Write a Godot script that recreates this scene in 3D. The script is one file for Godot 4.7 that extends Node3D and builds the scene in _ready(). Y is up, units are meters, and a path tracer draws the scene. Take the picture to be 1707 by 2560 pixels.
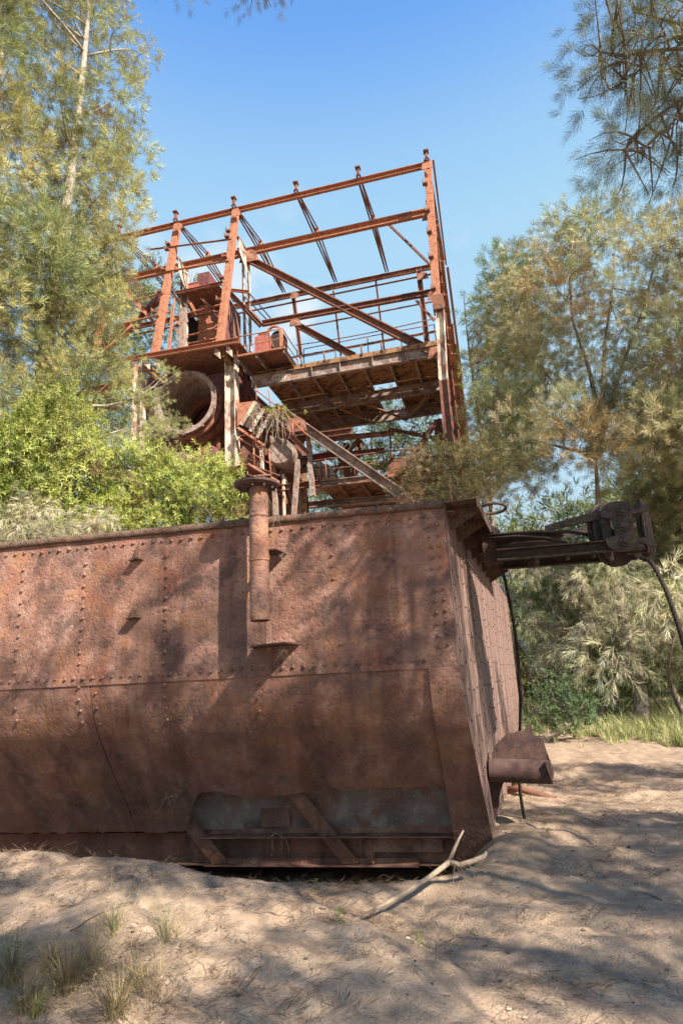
extends Node3D
# Rusting gold dredge stranded on river sand among she-oaks.
const F := 1524.0            # focal length in photograph pixels
const CX := 853.5
const CY := 1280.0
const PITCH := 15.33
const ROLL := -2.8
const EYE := Vector3(0, 1.6, 0)
const SUN := Vector3(0.513, 0.63, 0.583)   # towards the sun
const HULL_O := Vector3(0.9925, 0, -5.7144)
const TOWER_O := Vector3(4.514, 0, -22.5527)
var view: Basis
var M := {}
var rng := RandomNumberGenerator.new()
var used := {}
var hull_x: Transform3D
var tower_x: Transform3D
var end_x: Transform3D
var gn1: FastNoiseLite
var gn2: FastNoiseLite
var gn3: FastNoiseLite

# ---------------------------------------------------------------- pixels to directions
func ray(u: float, v: float) -> Vector3:
	return (view * Vector3((u - CX) / F, -(v - CY) / F, -1.0)).normalized()
func at(u: float, v: float, r: float) -> Vector3:          # the point at horizontal distance r
	var d := ray(u, v)
	return EYE + d * (r / Vector2(d.x, d.z).length())
func frame(o: Vector3, yaw: float) -> Transform3D:         # local x along the face, local z towards the viewer
	var y := deg_to_rad(yaw)
	return Transform3D(Basis(Vector3(cos(y), 0, sin(y)), Vector3.UP, Vector3(-sin(y), 0, cos(y))), o)
func on(x: Transform3D, u: float, v: float, t: float) -> Vector3:   # local point on the plane t metres behind the face
	var inv := x.affine_inverse()
	var e := inv * EYE
	var d := inv.basis * ray(u, v)
	return e + d * ((-t - e.z) / d.z)
func T(u: float, v: float, t := 0.0) -> Vector3:
	return on(tower_x, u, v, t)
func H(u: float, v: float, t := 0.0) -> Vector3:
	return on(hull_x, u, v, t)

# ---------------------------------------------------------------- nodes
func numbered(called: String) -> String:
	if not used.has(called):
		used[called] = 0
		return called
	used[called] += 1
	return "%s_%03d" % [called, used[called]]
func thing(called: String, label: String, category: String, x := Transform3D(), group := "") -> Node3D:
	var o := Node3D.new()
	o.name = numbered(called)
	add_child(o)
	o.transform = x
	tag(o, label, category, group)
	return o
func tag(o: Node, label: String, category: String, group := "", kind := "") -> void:
	if label: o.set_meta("label", label)
	if category: o.set_meta("category", category)
	if group: o.set_meta("group", group)
	if kind: o.set_meta("kind", kind)
func part(parent: Node, called: String, mesh: Mesh, m: Material) -> MeshInstance3D:
	var o := MeshInstance3D.new()
	o.name = called
	o.mesh = mesh
	o.material_override = m
	parent.add_child(o, true)
	return o
func solo(called: String, mesh: Mesh, m: Material, label: String, category: String, group := "", kind := "") -> MeshInstance3D:
	var o := MeshInstance3D.new()
	o.name = numbered(called)
	o.mesh = mesh
	o.material_override = m
	add_child(o)
	tag(o, label, category, group, kind)
	return o

# ---------------------------------------------------------------- shapes
func mb() -> SurfaceTool:
	var st := SurfaceTool.new()
	st.begin(Mesh.PRIMITIVE_TRIANGLES)
	st.set_smooth_group(-1)
	return st
func done(st: SurfaceTool) -> ArrayMesh:
	st.generate_normals()
	return st.commit()
func tri(st: SurfaceTool, a: Vector3, b: Vector3, c: Vector3) -> void:
	st.add_vertex(a); st.add_vertex(c); st.add_vertex(b)
func quad(st: SurfaceTool, a: Vector3, b: Vector3, c: Vector3, d: Vector3) -> void:   # counter-clockwise from outside
	tri(st, a, b, c); tri(st, a, c, d)
func ext(st: SurfaceTool, poly: PackedVector2Array, a: Vector3, b: Vector3, up := Vector3.UP) -> void:
	var d := (b - a).normalized()
	if absf(d.dot(up)) > 0.99: up = Vector3.BACK if absf(d.z) < 0.9 else Vector3.RIGHT
	var rx := d.cross(up).normalized()
	var ry := rx.cross(d)
	var n := poly.size()
	for i in n:
		var p := poly[i]
		var q := poly[(i + 1) % n]
		var op := rx * p.x + ry * p.y
		var oq := rx * q.x + ry * q.y
		quad(st, a + op, a + oq, b + oq, b + op)
	var ix := Geometry2D.triangulate_polygon(poly)
	for k in range(0, ix.size(), 3):
		var p0 := rx * poly[ix[k]].x + ry * poly[ix[k]].y
		var p1 := rx * poly[ix[k + 1]].x + ry * poly[ix[k + 1]].y
		var p2 := rx * poly[ix[k + 2]].x + ry * poly[ix[k + 2]].y
		tri(st, a + p0, a + p1, a + p2)
		tri(st, b + p0, b + p2, b + p1)
func prof(kind: String, w: float, h: float, t := 0.0) -> PackedVector2Array:
	var x := w / 2; var y := h / 2
	if t == 0.0: t = minf(w, h) * 0.14
	match kind:
		"I": return PackedVector2Array([Vector2(-x, -y), Vector2(x, -y), Vector2(x, -y + t), Vector2(t / 2, -y + t), Vector2(t / 2, y - t), Vector2(x, y - t), Vector2(x, y), Vector2(-x, y), Vector2(-x, y - t), Vector2(-t / 2, y - t), Vector2(-t / 2, -y + t), Vector2(-x, -y + t)])
		"C": return PackedVector2Array([Vector2(-x, -y), Vector2(x, -y), Vector2(x, -y + t), Vector2(-x + t, -y + t), Vector2(-x + t, y - t), Vector2(x, y - t), Vector2(x, y), Vector2(-x, y)])
		"L": return PackedVector2Array([Vector2(-x, -y), Vector2(x, -y), Vector2(x, -y + t), Vector2(-x + t, -y + t), Vector2(-x + t, y), Vector2(-x, y)])
		"H": return PackedVector2Array([Vector2(-x, -y), Vector2(-x + t, -y), Vector2(-x + t, -t / 2), Vector2(x - t, -t / 2), Vector2(x - t, -y), Vector2(x, -y), Vector2(x, y), Vector2(x - t, y), Vector2(x - t, t / 2), Vector2(-x + t, t / 2), Vector2(-x + t, y), Vector2(-x, y)])
		"O":
			var r := PackedVector2Array()
			for i in 8: r.append(Vector2(cos(i * TAU / 8) * x, sin(i * TAU / 8) * y))
			return r
	var c := minf(minf(x, y) * 0.2, 0.008)
	return PackedVector2Array([Vector2(-x + c, -y), Vector2(x - c, -y), Vector2(x, -y + c), Vector2(x, y - c), Vector2(x - c, y), Vector2(-x + c, y), Vector2(-x, y - c), Vector2(-x, -y + c)])
func beam(parent: Node, called: String, a: Vector3, b: Vector3, kind: String, w: float, h: float, m: Material, up := Vector3.UP, t := 0.0) -> MeshInstance3D:
	var st := mb()
	ext(st, prof(kind, w, h, t), a, b, up)
	if m == M.orange and rng.randf() < 0.45 and called != "wall_post": m = M.orange_dull
	return part(parent, called, done(st), m)
func slab_mesh(pts: Array, thick: Vector3) -> ArrayMesh:      # a flat plate cut to an outline, given a thickness
	var st := mb()
	slab(st, pts, thick)
	return done(st)
func slab(st: SurfaceTool, pts: Array, thick: Vector3) -> void:
	var n := pts.size()
	var nrm := Vector3.ZERO
	for i in n: nrm += (pts[i] as Vector3).cross(pts[(i + 1) % n])
	nrm = nrm.normalized()
	var ax: Vector3 = (pts[1] - pts[0]).normalized()
	var ay := nrm.cross(ax)
	var flat := PackedVector2Array()
	for p in pts: flat.append(Vector2((p - pts[0]).dot(ax), (p - pts[0]).dot(ay)))
	var ix := Geometry2D.triangulate_polygon(flat)
	var side := signf(thick.dot(nrm))
	for k in range(0, ix.size(), 3):
		var a: Vector3 = pts[ix[k]]; var b: Vector3 = pts[ix[k + 1]]; var c: Vector3 = pts[ix[k + 2]]
		if (b - a).cross(c - a).dot(nrm) * side > 0: 
			var s := b; b = c; c = s
		tri(st, a, b, c)
		tri(st, a + thick, c + thick, b + thick)
	for i in n:
		var a: Vector3 = pts[i]; var b: Vector3 = pts[(i + 1) % n]
		if side > 0: quad(st, a, b, b + thick, a + thick)
		else: quad(st, b, a, a + thick, b + thick)
func lathe(st: SurfaceTool, prf: Array, o: Vector3, axis: Vector3, n := 24, smooth := true) -> void:   # prf: Vector2(radius, along)
	if smooth: st.set_smooth_group(1)
	var z := axis.normalized()
	var x := z.cross(Vector3.UP if absf(z.y) < 0.9 else Vector3.RIGHT).normalized()
	var y := z.cross(x)
	for i in prf.size() - 1:
		if smooth: st.set_smooth_group(i + 1)
		for k in n:
			var c0 := x * cos(k * TAU / n) + y * sin(k * TAU / n)
			var c1 := x * cos((k + 1) * TAU / n) + y * sin((k + 1) * TAU / n)
			var p: Vector2 = prf[i]; var q: Vector2 = prf[i + 1]
			quad(st, o + c0 * p.x + z * p.y, o + c1 * p.x + z * p.y, o + c1 * q.x + z * q.y, o + c0 * q.x + z * q.y)
	st.set_smooth_group(-1)
func tube(st: SurfaceTool, pts: Array, radii: Array, n := 7) -> void:
	st.set_smooth_group(0)
	var rings := []
	var x := Vector3.ZERO
	for i in pts.size():
		var d: Vector3 = (pts[mini(i + 1, pts.size() - 1)] - pts[maxi(i - 1, 0)]).normalized()
		if x == Vector3.ZERO: x = d.cross(Vector3.UP if absf(d.y) < 0.9 else Vector3.RIGHT).normalized()
		x = (x - d * x.dot(d)).normalized()
		var y := d.cross(x)
		var ring := []
		for k in n: ring.append(pts[i] + (x * cos(k * TAU / n) + y * sin(k * TAU / n)) * radii[i])
		rings.append(ring)
	for i in rings.size() - 1:
		for k in n:
			var l := (k + 1) % n
			quad(st, rings[i][k], rings[i][l], rings[i + 1][l], rings[i + 1][k])
	var e: int = rings.size() - 1
	for k in range(1, n - 1):
		tri(st, rings[0][0], rings[0][k + 1], rings[0][k])
		tri(st, rings[e][0], rings[e][k], rings[e][k + 1])
	st.set_smooth_group(-1)
func rope(parent: Node, called: String, pts: Array, r: float, m: Material, n := 6) -> MeshInstance3D:
	var st := mb()
	var rr := []
	for p in pts: rr.append(r)
	tube(st, pts, rr, n)
	return part(parent, called, done(st), m)
func dome(r: float, h: float, n := 8) -> ArrayMesh:           # a rivet head, rising along +z
	var st := mb()
	lathe(st, [Vector2(r, 0), Vector2(r * 0.92, h * 0.5), Vector2(r * 0.6, h * 0.88), Vector2(0.0005, h)], Vector3.ZERO, Vector3.BACK, n)
	return done(st)
func curve(a: Vector3, b: Vector3, sag: Vector3, n: int) -> Array:
	var r := []
	for i in n + 1:
		var f := float(i) / n
		r.append(a.lerp(b, f) + sag * 4.0 * f * (1 - f))
	return r

# ---------------------------------------------------------------- materials
func noise(kind: int, freq: float, oct: int, sd: int, gain := 0.5) -> FastNoiseLite:
	var f := FastNoiseLite.new()
	f.noise_type = kind
	f.frequency = freq
	f.seed = sd
	f.fractal_type = FastNoiseLite.FRACTAL_FBM if oct > 1 else FastNoiseLite.FRACTAL_NONE
	f.fractal_octaves = oct
	f.fractal_gain = gain
	return f
func nimg(n: int, f: FastNoiseLite) -> PackedByteArray:
	var im := f.get_seamless_image(n, n, false, false, 0.12, true)
	im.convert(Image.FORMAT_L8)
	return im.get_data()
func mixc(a: Array, b: Array, t: float) -> Array:
	return [a[0] + (b[0] - a[0]) * t, a[1] + (b[1] - a[1]) * t, a[2] + (b[2] - a[2]) * t]
# colours are linear reflectances; layers: [colour, which noise, from, to, strength]
func paint(n: int, base: Array, noises: Array, layers: Array) -> ImageTexture:
	var data := PackedByteArray()
	data.resize(n * n * 3)
	var gam := PackedByteArray()
	for i in 1025: gam.append(int(255.0 * clampf(1.055 * pow(i / 1024.0, 0.41667) - 0.055, 0.0, 1.0)))
	var R := PackedFloat32Array(); var G := PackedFloat32Array(); var B := PackedFloat32Array()
	R.resize(n * n); G.resize(n * n); B.resize(n * n)
	R.fill(base[0]); G.fill(base[1]); B.fill(base[2])
	for l in layers:
		var lut := PackedFloat32Array()
		for v in 256:
			var t: float = clampf((v / 255.0 - l[2]) / (l[3] - l[2]), 0.0, 1.0)
			lut.append(t * t * (3 - 2 * t) * l[4])
		var src: PackedByteArray = noises[l[1]]
		var r: float = l[0][0]; var g: float = l[0][1]; var b: float = l[0][2]
		for i in n * n:
			var t := lut[src[i]]
			if t > 0.002:
				R[i] += (r - R[i]) * t; G[i] += (g - G[i]) * t; B[i] += (b - B[i]) * t
	var j := 0
	for i in n * n:
		data[j] = gam[int(R[i] * 1024.0)]; data[j + 1] = gam[int(G[i] * 1024.0)]; data[j + 2] = gam[int(B[i] * 1024.0)]
		j += 3
	return ImageTexture.create_from_image(Image.create_from_data(n, n, false, Image.FORMAT_RGB8, data))
func pitting(n: int, a: PackedByteArray, b: PackedByteArray, c: PackedByteArray) -> ImageTexture:   # flat scale broken by pits and flaked edges
	var data := PackedByteArray()
	data.resize(n * n)
	var pit := PackedFloat32Array(); var flake := PackedFloat32Array()
	for v in 256:
		pit.append(sm(0.42, 0.22, v / 255.0)); flake.append(sm(0.50, 0.54, v / 255.0))
	for i in n * n: data[i] = clampi(int(150.0 - 100.0 * pit[a[i]] + b[i] * 0.16 + 40.0 * flake[c[i]]), 0, 255)
	return ImageTexture.create_from_image(Image.create_from_data(n, n, false, Image.FORMAT_L8, data))
func relief(n: int, a: PackedByteArray, b: PackedByteArray, wa: float) -> ImageTexture:
	var data := PackedByteArray()
	data.resize(n * n)
	for i in n * n: data[i] = int(a[i] * wa + b[i] * (1 - wa))
	return ImageTexture.create_from_image(Image.create_from_data(n, n, false, Image.FORMAT_L8, data))
func mat(tex: Texture2D, scale: Vector3, rough := 0.9, bump: Texture2D = null, depth := 0.0, metal := 0.0) -> StandardMaterial3D:
	var m := StandardMaterial3D.new()
	m.albedo_texture = tex
	m.roughness = rough
	m.metallic = metal
	m.uv1_triplanar = true
	m.uv1_world_triplanar = true
	m.uv1_scale = scale
	if bump:
		m.heightmap_enabled = true
		m.heightmap_texture = bump
		m.heightmap_scale = depth
	m.metallic_specular = 0.35
	return m
func plainm(c: Color, rough := 0.9) -> StandardMaterial3D:     # c: linear reflectance
	var m := StandardMaterial3D.new()
	m.albedo_color = c.linear_to_srgb()
	m.roughness = rough
	m.metallic_specular = 0.3
	return m
func leafm(c: Color, back := 0.5) -> StandardMaterial3D:
	var m := plainm(c, 0.6)
	m.vertex_color_use_as_albedo = true
	m.backlight_enabled = true
	m.backlight = Color(back, back, back * 0.6)
	m.cull_mode = BaseMaterial3D.CULL_DISABLED
	return m
func materials() -> void:
	var n := 512
	var coarse := nimg(n, noise(FastNoiseLite.TYPE_SIMPLEX_SMOOTH, 0.006, 5, 11, 0.55))
	var mid := nimg(n, noise(FastNoiseLite.TYPE_SIMPLEX_SMOOTH, 0.02, 4, 12, 0.6))
	var fine := nimg(n, noise(FastNoiseLite.TYPE_SIMPLEX_SMOOTH, 0.12, 3, 13, 0.6))
	var blot := nimg(n, noise(FastNoiseLite.TYPE_SIMPLEX_SMOOTH, 0.011, 5, 14, 0.6))
	var grain := nimg(n, noise(FastNoiseLite.TYPE_VALUE, 0.45, 2, 15, 0.6))
	var cell := nimg(n, noise(FastNoiseLite.TYPE_CELLULAR, 0.05, 2, 16, 0.5))
	var pits := nimg(n, noise(FastNoiseLite.TYPE_SIMPLEX_SMOOTH, 0.095, 3, 17, 0.55))
	var N := [coarse, mid, fine, blot, grain, cell]
	M.pit_relief = pitting(n, pits, fine, blot)
	M.fine_relief = relief(n, fine, mid, 0.5)
	# heavy pitted shell plate: brown violet rust with orange bloom and black oily patches
	var hull_t := paint(n, [0.265, 0.14, 0.106], N, [
		[[0.37, 0.225, 0.175], 1, 0.42, 0.75, 0.75], [[0.38, 0.185, 0.09], 3, 0.6, 0.8, 0.65], [[0.30, 0.115, 0.075], 0, 0.6, 0.8, 0.5],
		[[0.13, 0.075, 0.06], 0, 0.44, 0.26, 0.7], [[0.075, 0.052, 0.047], 3, 0.38, 0.22, 0.75],
		[[0.12, 0.068, 0.055], 2, 0.45, 0.25, 0.5], [[0.40, 0.27, 0.22], 4, 0.66, 0.9, 0.4]])
	M.hull = mat(hull_t, Vector3(0.36, 0.36, 0.36), 0.8, M.pit_relief, 1.3)
	M.hull.uv1_offset = Vector3(0.31, 0.17, 0.05)
	M.hull_low = mat(hull_t, Vector3(0.31, 0.31, 0.31), 0.82, M.pit_relief, 1.2)
	M.hull_low.uv1_offset = Vector3(0.77, 0.58, 0.4)
	# rain runs down the plating, laid over the rust
	var runs := paint(n, [0.95, 0.95, 0.95], N, [[[0.5, 0.46, 0.45], 0, 0.46, 0.26, 0.75], [[0.62, 0.52, 0.47], 3, 0.42, 0.25, 0.5], [[0.98, 0.87, 0.76], 1, 0.58, 0.75, 0.6]])
	for m in [M.hull, M.hull_low]:
		m.detail_enabled = true
		m.detail_blend_mode = BaseMaterial3D.BLEND_MODE_MUL
		m.detail_uv_layer = BaseMaterial3D.DETAIL_UV_2
		m.detail_albedo = runs
		m.uv2_triplanar = true
		m.uv2_world_triplanar = true
		m.uv2_scale = Vector3(0.47, 0.045, 0.47)
	M.rim = mat(paint(n, [0.12, 0.075, 0.055], N, [
		[[0.26, 0.19, 0.14], 2, 0.5, 0.8, 0.7], [[0.06, 0.04, 0.032], 1, 0.45, 0.25, 0.8], [[0.22, 0.1, 0.05], 3, 0.55, 0.8, 0.6]]), Vector3(0.9, 0.9, 0.9), 0.9, M.pit_relief, 1.6)
	# rain-streaked end plating: pale and violet runs down the steel
	M.streak = mat(paint(n, [0.165, 0.10, 0.086], N, [
		[[0.34, 0.235, 0.19], 1, 0.54, 0.7, 0.85], [[0.32, 0.18, 0.11], 0, 0.58, 0.8, 0.5], [[0.08, 0.05, 0.047], 1, 0.46, 0.34, 0.8],
		[[0.30, 0.21, 0.175], 2, 0.56, 0.75, 0.5], [[0.08, 0.05, 0.047], 3, 0.42, 0.24, 0.5]]), Vector3(1.5, 0.03, 1.5), 0.8, M.fine_relief, 0.5)
	# orange structural steel
	M.orange = mat(paint(n, [0.36, 0.15, 0.088], N, [
		[[0.45, 0.215, 0.13], 1, 0.45, 0.75, 0.8], [[0.22, 0.075, 0.045], 3, 0.45, 0.25, 0.8], [[0.5, 0.27, 0.16], 4, 0.62, 0.9, 0.4], [[0.14, 0.06, 0.05], 2, 0.3, 0.15, 0.6]]), Vector3(0.45, 0.45, 0.45), 0.85, M.fine_relief, 0.6)
	M.orange_dull = mat(paint(n, [0.25, 0.105, 0.07], N, [
		[[0.36, 0.17, 0.11], 1, 0.45, 0.7, 0.8], [[0.12, 0.055, 0.045], 3, 0.5, 0.3, 0.85], [[0.45, 0.3, 0.22], 0, 0.62, 0.8, 0.5], [[0.09, 0.05, 0.045], 2, 0.34, 0.2, 0.6]]), Vector3(0.4, 0.4, 0.4), 0.85, M.fine_relief, 0.6)
	M.brown = mat(paint(n, [0.17, 0.08, 0.06], N, [
		[[0.26, 0.12, 0.08], 1, 0.45, 0.75, 0.8], [[0.085, 0.045, 0.042], 3, 0.48, 0.28, 0.8], [[0.36, 0.2, 0.13], 2, 0.6, 0.85, 0.6], [[0.3, 0.11, 0.05], 0, 0.55, 0.8, 0.6]]), Vector3(0.5, 0.5, 0.5), 0.85, M.fine_relief, 0.6)
	M.deck = mat(paint(n, [0.28, 0.145, 0.07], N, [
		[[0.32, 0.17, 0.085], 1, 0.45, 0.75, 0.8], [[0.045, 0.028, 0.025], 3, 0.46, 0.3, 0.85], [[0.4, 0.3, 0.2], 4, 0.62, 0.9, 0.4], [[0.1, 0.05, 0.035], 0, 0.4, 0.25, 0.7]]), Vector3(0.4, 0.4, 0.4), 0.9, M.fine_relief, 0.6)
	# cream paint flaking from steel
	M.cream = mat(paint(n, [0.58, 0.5, 0.4], N, [
		[[0.7, 0.65, 0.57], 1, 0.45, 0.75, 0.8], [[0.3, 0.13, 0.08], 3, 0.5, 0.34, 0.85], [[0.16, 0.08, 0.07], 0, 0.42, 0.26, 0.8], [[0.4, 0.22, 0.14], 2, 0.6, 0.8, 0.4]]), Vector3(0.5, 0.22, 0.5), 0.85, M.fine_relief, 0.4)
	M.grey = mat(paint(n, [0.26, 0.2, 0.175], N, [
		[[0.4, 0.33, 0.28], 1, 0.5, 0.75, 0.8], [[0.25, 0.11, 0.065], 3, 0.5, 0.3, 0.8], [[0.11, 0.075, 0.07], 0, 0.44, 0.26, 0.8], [[0.48, 0.42, 0.36], 2, 0.6, 0.85, 0.5]]), Vector3(0.4, 0.4, 0.4), 0.85, M.fine_relief, 0.4)
	M.dark = mat(paint(n, [0.045, 0.034, 0.029], N, [
		[[0.09, 0.062, 0.046], 1, 0.45, 0.75, 0.8], [[0.02, 0.017, 0.016], 3, 0.45, 0.25, 0.8], [[0.12, 0.08, 0.06], 4, 0.66, 0.9, 0.4]]), Vector3(1.2, 1.2, 1.2), 0.7, M.pit_relief, 0.5)
	M.torn = mat(paint(n, [0.085, 0.05, 0.045], N, [
		[[0.13, 0.075, 0.06], 1, 0.45, 0.75, 0.8], [[0.045, 0.03, 0.03], 3, 0.45, 0.25, 0.8], [[0.2, 0.14, 0.11], 4, 0.66, 0.9, 0.4]]), Vector3(1.0, 1.0, 1.0), 0.85, M.pit_relief, 0.35)
	M.red = mat(paint(n, [0.33, 0.1, 0.08], N, [
		[[0.42, 0.17, 0.13], 1, 0.45, 0.75, 0.7], [[0.2, 0.06, 0.05], 3, 0.45, 0.25, 0.7]]), Vector3(0.6, 0.6, 0.6), 0.75, M.fine_relief, 0.3)
	M.maroon = mat(paint(n, [0.13, 0.045, 0.05], N, [
		[[0.2, 0.08, 0.08], 1, 0.45, 0.75, 0.7], [[0.07, 0.03, 0.032], 3, 0.45, 0.25, 0.7], [[0.28, 0.12, 0.08], 0, 0.6, 0.8, 0.5]]), Vector3(0.6, 0.6, 0.6), 0.8, M.fine_relief, 0.3)
	# river sand: pale quartz grains, dark grit, brown leaf dust in drifts
	var sand_t := paint(n, [0.325, 0.235, 0.162], N, [
		[[0.42, 0.315, 0.225], 1, 0.45, 0.75, 0.7], [[0.22, 0.155, 0.11], 3, 0.5, 0.28, 0.7], [[0.11, 0.075, 0.055], 4, 0.34, 0.12, 0.85], [[0.52, 0.43, 0.34], 4, 0.7, 0.92, 0.6], [[0.2, 0.14, 0.1], 2, 0.42, 0.2, 0.55]])
	M.sand = mat(sand_t, Vector3(0.55, 0.55, 0.55), 0.95, relief(n, grain, fine, 0.45), 1.0)
	M.bark = mat(paint(n, [0.17, 0.13, 0.10], N, [
		[[0.3, 0.25, 0.2], 1, 0.5, 0.75, 0.8], [[0.07, 0.05, 0.04], 2, 0.45, 0.25, 0.7], [[0.4, 0.36, 0.31], 3, 0.6, 0.8, 0.6]]), Vector3(1.2, 0.5, 1.2), 0.95, M.fine_relief, 1.0)
	M.bark_pale = mat(paint(n, [0.3, 0.26, 0.21], N, [
		[[0.48, 0.44, 0.38], 1, 0.45, 0.7, 0.8], [[0.14, 0.1, 0.08], 3, 0.45, 0.25, 0.7]]), Vector3(1.2, 0.5, 1.2), 0.95, M.fine_relief, 1.0)
	M.bark_dark = mat(paint(n, [0.06, 0.045, 0.037], N, [
		[[0.11, 0.085, 0.07], 1, 0.45, 0.7, 0.8], [[0.03, 0.024, 0.02], 3, 0.45, 0.25, 0.7]]), Vector3(1.5, 0.5, 1.5), 0.95, M.fine_relief, 1.0)
	M.dead = mat(paint(n, [0.25, 0.19, 0.14], N, [
		[[0.34, 0.28, 0.215], 1, 0.45, 0.7, 0.8], [[0.17, 0.12, 0.09], 3, 0.45, 0.25, 0.7]]), Vector3(2.5, 2.5, 2.5), 0.9, M.fine_relief, 0.5)
	M.cable = mat(paint(n, [0.03, 0.023, 0.02], N, [
		[[0.06, 0.042, 0.034], 1, 0.45, 0.7, 0.8]]), Vector3(3, 3, 3), 0.85, M.fine_relief, 0.5)
	M.chalk = plainm(Color(0.62, 0.57, 0.5), 0.95)
	M.ink = plainm(Color(0.02, 0.018, 0.018), 0.9)
	M.needle = leafm(Color(1, 1, 1), 0.55)
	M.leaf = leafm(Color(1, 1, 1), 0.7)
	M.straw = leafm(Color(1, 1, 1), 0.3)
	M.litter = plainm(Color(1, 1, 1), 0.95)
	M.litter.vertex_color_use_as_albedo = true

# ---------------------------------------------------------------- sand
const CREST := [[-9.0, -6.6, 0.45], [-3.78, -5.79, 0.40], [-2.98, -5.60, 0.38], [-1.85, -5.25, 0.34], [-1.17, -5.04, 0.29], [-0.53, -4.77, 0.24], [-0.10, -4.30, 0.20], [0.26, -3.97, 0.16], [0.59, -3.61, 0.10], [1.2, -3.0, 0.0]]
func sm(a: float, b: float, v: float) -> float:
	var t := clampf((v - a) / (b - a), 0.0, 1.0)
	return t * t * (3 - 2 * t)
func ground_y(x: float, z: float) -> float:
	var y := 0.06 * gn1.get_noise_2d(x, z) + 0.014 * gn2.get_noise_2d(x, z)
	var near := 1.0 - sm(8.0, 20.0, Vector2(x, z + 5.0).length())
	y += near * 0.011 * gn3.get_noise_2d(x, z)
	var foot := gn2.get_noise_2d(x * 0.75 + 50.0, z * 1.1)          # trodden hollows and ruts
	y -= near * 0.028 * sm(0.12, 0.4, foot)
	y += near * 0.035 * sin((x - 0.35 * z) * 1.7 + gn1.get_noise_2d(x, z) * 3.0) * sm(0.6, 2.0, x)
	var zc := 0.0; var hc := 0.0
	if x < 1.2:
		for i in CREST.size() - 1:
			if x >= CREST[i][0] and x < CREST[i + 1][0]:
				var f: float = (x - CREST[i][0]) / (CREST[i + 1][0] - CREST[i][0])
				zc = lerpf(CREST[i][1], CREST[i + 1][1], f); hc = lerpf(CREST[i][2], CREST[i + 1][2], f)
		if x < -9.0: zc = -6.6; hc = 0.42
		if z < zc: y += hc * sm(1.0, 0.0, (zc - z) / 0.75) - 0.09 * sm(0.0, 0.7, zc - z) * sm(0.0, 0.15, hc)
		else: y += hc * (1.0 - 0.55 * sm(0.0, 3.2, z - zc))
	# hollow scoured under the hull
	var hl := hull_x.affine_inverse() * Vector3(x, 0, z)
	y -= 0.52 * sm(0.25, -0.5, hl.x) * sm(0.0, -0.9, hl.z) * sm(-9.5, -8.5, hl.z)
	# bank rising gently into the bush on the far right
	y += 0.25 * sm(-12.0, -24.0, z) * sm(2.0, 8.0, x) + 1.2 * sm(45.0, 120.0, Vector2(x, z).length())
	return y
func axis(a: float, b: float, step: float, far: float) -> PackedFloat32Array:
	var r := PackedFloat32Array()
	var lo := []
	var v := a; var s := step
	while v > -far:
		s *= 1.13; v -= s; lo.push_front(maxf(v, -far))
	for q in lo: r.append(q)
	v = a
	while v < b:
		r.append(v); v += step
	s = step
	while v < far:
		r.append(v); s *= 1.13; v += s
	r.append(far)
	return r
func build_ground() -> void:
	var xs := axis(-5.0, 6.5, 0.06, 600.0)
	var zs := axis(-10.5, -2.2, 0.06, 600.0)
	var V := PackedVector3Array(); var I := PackedInt32Array(); var Nn := PackedVector3Array()
	var w := xs.size()
	for z in zs:
		for x in xs: V.append(Vector3(x, ground_y(x, z), z))
	for j in zs.size():
		for i in w:
			var a := V[j * w + maxi(i - 1, 0)]; var b := V[j * w + mini(i + 1, w - 1)]
			var c := V[maxi(j - 1, 0) * w + i]; var d := V[mini(j + 1, zs.size() - 1) * w + i]
			Nn.append((d - c).cross(b - a).normalized())
	for j in zs.size() - 1:
		for i in w - 1:
			var k := j * w + i
			I.append_array([k, k + 1, k + w, k + 1, k + w + 1, k + w])
	var A := []
	A.resize(Mesh.ARRAY_MAX)
	A[Mesh.ARRAY_VERTEX] = V; A[Mesh.ARRAY_NORMAL] = Nn; A[Mesh.ARRAY_INDEX] = I
	var m := ArrayMesh.new()
	m.add_surface_from_arrays(Mesh.PRIMITIVE_TRIANGLES, A)
	solo("sand_ground", m, M.sand, "pale river sand scattered with needles and grit", "ground", "", "structure")

# ---------------------------------------------------------------- near pontoon hull
const BILGE := [[0.0, 1.66], [0.03, 1.5], [0.09, 1.33], [0.18, 1.17], [0.30, 1.02], [0.58, 0.68], [0.92, 0.28], [1.29, -0.28]]
func bilge(f: float) -> Vector2:                # f 0..1 along the bilge: (t, h)
	var x := f * (BILGE.size() - 1)
	var i := mini(int(x), BILGE.size() - 2)
	return Vector2(lerpf(BILGE[i][0], BILGE[i + 1][0], x - i), lerpf(BILGE[i][1], BILGE[i + 1][1], x - i))
func dent(s: float, h: float) -> float:
	return 0.012 * gn1.get_noise_2d(s * 1.3 + 40.0, h * 1.3) + 0.004 * gn2.get_noise_2d(s + 9.0, h)
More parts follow.
